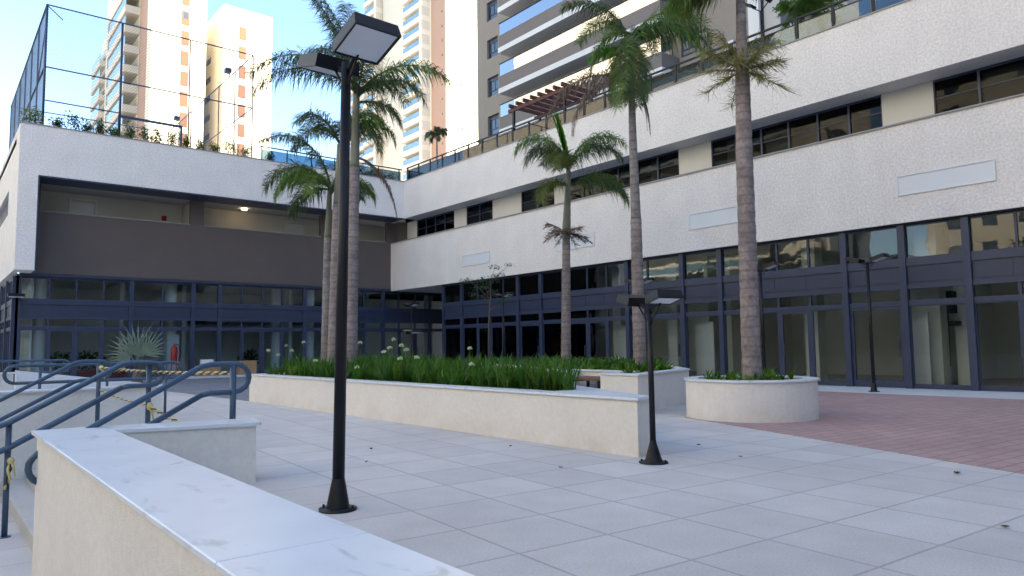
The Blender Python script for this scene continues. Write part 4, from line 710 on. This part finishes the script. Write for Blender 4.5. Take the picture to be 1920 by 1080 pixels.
for k, z in enumerate(SL):
    s_ = MB().box(30.5, 32.399, 23.9, 38.25, z, z+.36).box(31.9, 32.398, 23.9, 38.25, z+2.78, z+2.949).build('balcony', M['slab'], tc_)
    MB().box(30.55, 30.62, 23.95, 38.2, z+.361, z+1.25).box(30.62, 32.39, 23.95, 24.02, z+.361, z+1.25).box(30.62, 32.39, 38.13, 38.2, z+.361, z+1.25).build('solid_parapet', M['taupe'], s_)
    MB().box(30.58, 30.592, 24.0, 38.15, z+1.25, z+2.12).build('glass_parapet', M['glass_b'], s_)
    MB().box(30.54, 30.63, 23.93, 38.22, z+2.12, z+2.17).build('hand_rail', M['black'], s_)
    MB().box(31.2, 31.5, 28.9, 29.2, z+.361, z+2.949).build('column', M['slab'], s_)
    MB().box(32.3, 32.398, 29.4, 37.2, z+.361, z+2.6).box(32.3, 32.398, 24.6, 28.6, z+.361, z+2.6).build('balcony_door', M['win'], s_)
for k in range(17):
    z = SL[0]+2.95*k
    for y0, y1 in ((-2, 13.8), (-20, -5)):
        s_ = MB().box(30.3, 31.999, y0, y1, z, z+.36).build('balcony', M['slab'], tc_)
        MB().box(30.35, 30.42, y0+.05, y1-.05, z+.361, z+1.25).build('solid_parapet', M['taupe'], s_); MB().box(30.38, 30.392, y0+.06, y1-.06, z+1.25, z+2.12).build('glass_parapet', M['glass_b'], s_)
        MB().box(31.9, 31.998, y0+1, y1-1, z+.361, z+2.6).build('balcony_door', M['win'], s_)
    f = MB().box(31.93, 31.999, 15.6, 17.7, z+.9, z+2.4).build('window', M['frame'], tc_); MB().box(31.925, 31.93, 15.72, 16.6, z+1.3, z+2.3).box(31.925, 31.93, 16.7, 17.6, z+1.3, z+2.3).build('pane', M['win'], f)
MB().box(31.97, 32.0, 20.4, 20.9, 16.75, 17.25).build('vent_grille', M['white'], tc_)
def tower_box(par, name, m_, *b): return MB().box(*b).build(name, M[m_], par)
# tower A: far left, bright
ta = thing('apartment_tower', 'sunlit cream apartment tower with terracotta window strips, behind the court netting', 'tower', (30, 115, 0))
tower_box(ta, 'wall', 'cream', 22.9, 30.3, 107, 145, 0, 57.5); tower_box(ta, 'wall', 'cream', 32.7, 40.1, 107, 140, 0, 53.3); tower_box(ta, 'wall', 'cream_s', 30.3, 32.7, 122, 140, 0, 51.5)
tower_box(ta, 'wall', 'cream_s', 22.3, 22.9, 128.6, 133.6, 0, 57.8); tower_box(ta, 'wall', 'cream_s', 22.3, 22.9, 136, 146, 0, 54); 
tower_box(ta, 'terracotta_strip', 'rust', 22.86, 22.9, 109.6, 114.2, 0, 57.4)
for k in range(17):
    z = 3.2+3.02*k
    if z < 53: tower_box(ta, 'terracotta_strip', 'rust_sunlit', 26.9, 27.9, 106.9, 107, z+.0, z+2.1); tower_box(ta, 'window', 'win', 27.1, 27.7, 106.88, 106.899, z+.9, z+1.9) if k == 15 else None
    if z < 50: tower_box(ta, 'terracotta_strip', 'rust_sunlit', 35.1, 36.1, 106.9, 107, z, z+1.95)
    if z < 47: tower_box(ta, 'window', 'win', 32.66, 32.699, 112.8, 115.4, z+.6, z+1.5)
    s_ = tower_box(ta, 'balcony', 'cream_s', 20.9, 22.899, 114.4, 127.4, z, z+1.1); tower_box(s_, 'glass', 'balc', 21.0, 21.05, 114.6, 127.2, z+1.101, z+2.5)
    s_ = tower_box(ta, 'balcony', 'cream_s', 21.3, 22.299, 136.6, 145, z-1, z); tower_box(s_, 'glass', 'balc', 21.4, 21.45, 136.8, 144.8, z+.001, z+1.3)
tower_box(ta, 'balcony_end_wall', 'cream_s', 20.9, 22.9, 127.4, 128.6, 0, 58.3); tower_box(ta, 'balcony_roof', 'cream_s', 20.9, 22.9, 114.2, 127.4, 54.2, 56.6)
# tower B: centre
tb = thing('apartment_tower', 'cream apartment tower with a terracotta side strip and dazzling sunlit end, centre', 'tower', (85, 125, 0))
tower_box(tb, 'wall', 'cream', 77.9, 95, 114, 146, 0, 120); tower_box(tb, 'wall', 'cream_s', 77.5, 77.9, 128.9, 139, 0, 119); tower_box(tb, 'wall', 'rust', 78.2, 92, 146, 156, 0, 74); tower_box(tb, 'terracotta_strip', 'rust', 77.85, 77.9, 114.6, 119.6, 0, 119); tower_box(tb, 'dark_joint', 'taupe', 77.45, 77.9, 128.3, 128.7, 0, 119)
for k in range(27):
    z = 11+3.02*k
    for y0, y1 in ((120.2, 128.1), (139.4, 145.4)):
        s_ = tower_box(tb, 'balcony', 'cream', 75.9, 77.898, y0, y1, z, z+1.1); tower_box(s_, 'window', 'balc', 76.1, 76.4, y0+1.2, y1-.3, z+1.101, z+2.3); tower_box(s_, 'side_wall', 'cream_s', 75.95, 77.89, y0+.02, y0+1.1, z+1.101, z+3.0)
    s_ = tower_box(tb, 'balcony', 'cream', 76.6, 78.198, 146.4, 155, z, z+1.0) if z < 72 else None
    if s_: tower_box(s_, 'window', 'balc', 76.8, 77.1, 146.8, 154.6, z+1.001, z+2.2)
    if k < 20: tower_box(tb, 'vent', 'win', 77.8, 77.85, 115.4, 115.75, z+.3, z+.65); tower_box(tb, 'window', 'win', 81.3, 81.7, 113.9, 114, z+.3, z+1.1)
# neighbours: farthest left, and the sunlit blocks across the square that light it and show in the glass, plus unseen blocks added to shade it
tag(MB().box(-14, 1.2, 84, 100, 0, 21.5).build('apartment_block', M['tan'], None, (-6, 90, 0)), 'low tan block just visible at the left edge behind the wing', 'building')
def block(label, x0, x1, y0, y1, h, m1, fx, plain=False):
    t = thing('apartment_block', label, 'building', ((x0+x1)/2, (y0+y1)/2, 0)); tower_box(t, 'wall', m1, x0, x1, y0, y1, LOW, h); k = 0; z = 3.
    st_ = MB(); gl = MB(); wn = MB()
    while z < h-2.5:
        xx = x1 if fx > 0 else x0
        st_.box(xx, xx+fx*1.4, y0+2, y0+(y1-y0)*.42, z, z+.35); gl.box(xx+fx*1.3, xx+fx*1.35, y0+2, y0+(y1-y0)*.42, z+.351, z+1.3); yy = y0+(y1-y0)*.5
        while yy < y1-2 and not plain: wn.box(xx, xx+fx*.04, yy, yy+1.3, z+1, z+2.3); yy += 3.2
        z += 3.
    st_.build('balconies', M['slab'], t); gl.build('glass_parapets', M['balc'], t)
    if not plain: wn.build('windows', M['win'], t)
block('wide sunlit cream block across the square, opposite the right wing', -48, -36, -34, 30, 44, 'cream', 1)
block('tall sunlit cream block across the square, beyond the wide one', -64, -44, 48, 126, 74, 'cream', 1, True)
block('shaded block added unseen behind the camera to keep low horizon light out', -14, 34, -52, -34, 34, 'tan', -1)  # unseen block added, sized to cut warm horizon light on camera-facing walls
block('long tower added unseen behind the camera at right to shade the square', 44, 62, -112, -25, 66, 'tan', -1)  # unseen tower added to keep direct sun off the courtyard
tag(MB().box(-27, -21, -45, 120, LOW, 6.6).box(-27.2, -20.8, -45.2, 120.2, 6.6, 6.9).build('added_low_building', M['brown'], None, (-24, 30, 0)), 'long low dark building added out of view to darken the shopfront reflections', 'building')  # added out of view to hide the bright blocks from shopfront reflections
rnd = random.Random(404)
for i in range(17):
    x, y = (-18-2.5*(i % 2), -26+6.0*i); h = rnd.uniform(7.5, 10); t = thing('added_tree', 'dark leafy tree added across the square, out of view, to darken the shopfront reflection', 'tree', (x, y, LOW), 'unseen trees added across the square')  # unseen trees added to darken what the lower shopfront glass reflects
    MB().tube([(x, y, LOW), (x+.1, y, h*.35), (x, y+.2, h*.6)], [.22, .16, .1], 8).build('trunk', M['trunk2'], t); f = MB()
    for k in range(20): leafcloud(f, (x+rnd.uniform(-2, 2), y+rnd.uniform(-2.4, 2.4), h*rnd.uniform(.3, .9)), (1.6, 1.8, 1.4), 120, .5, rnd)
    f.build('crown', M['leafd'], t)
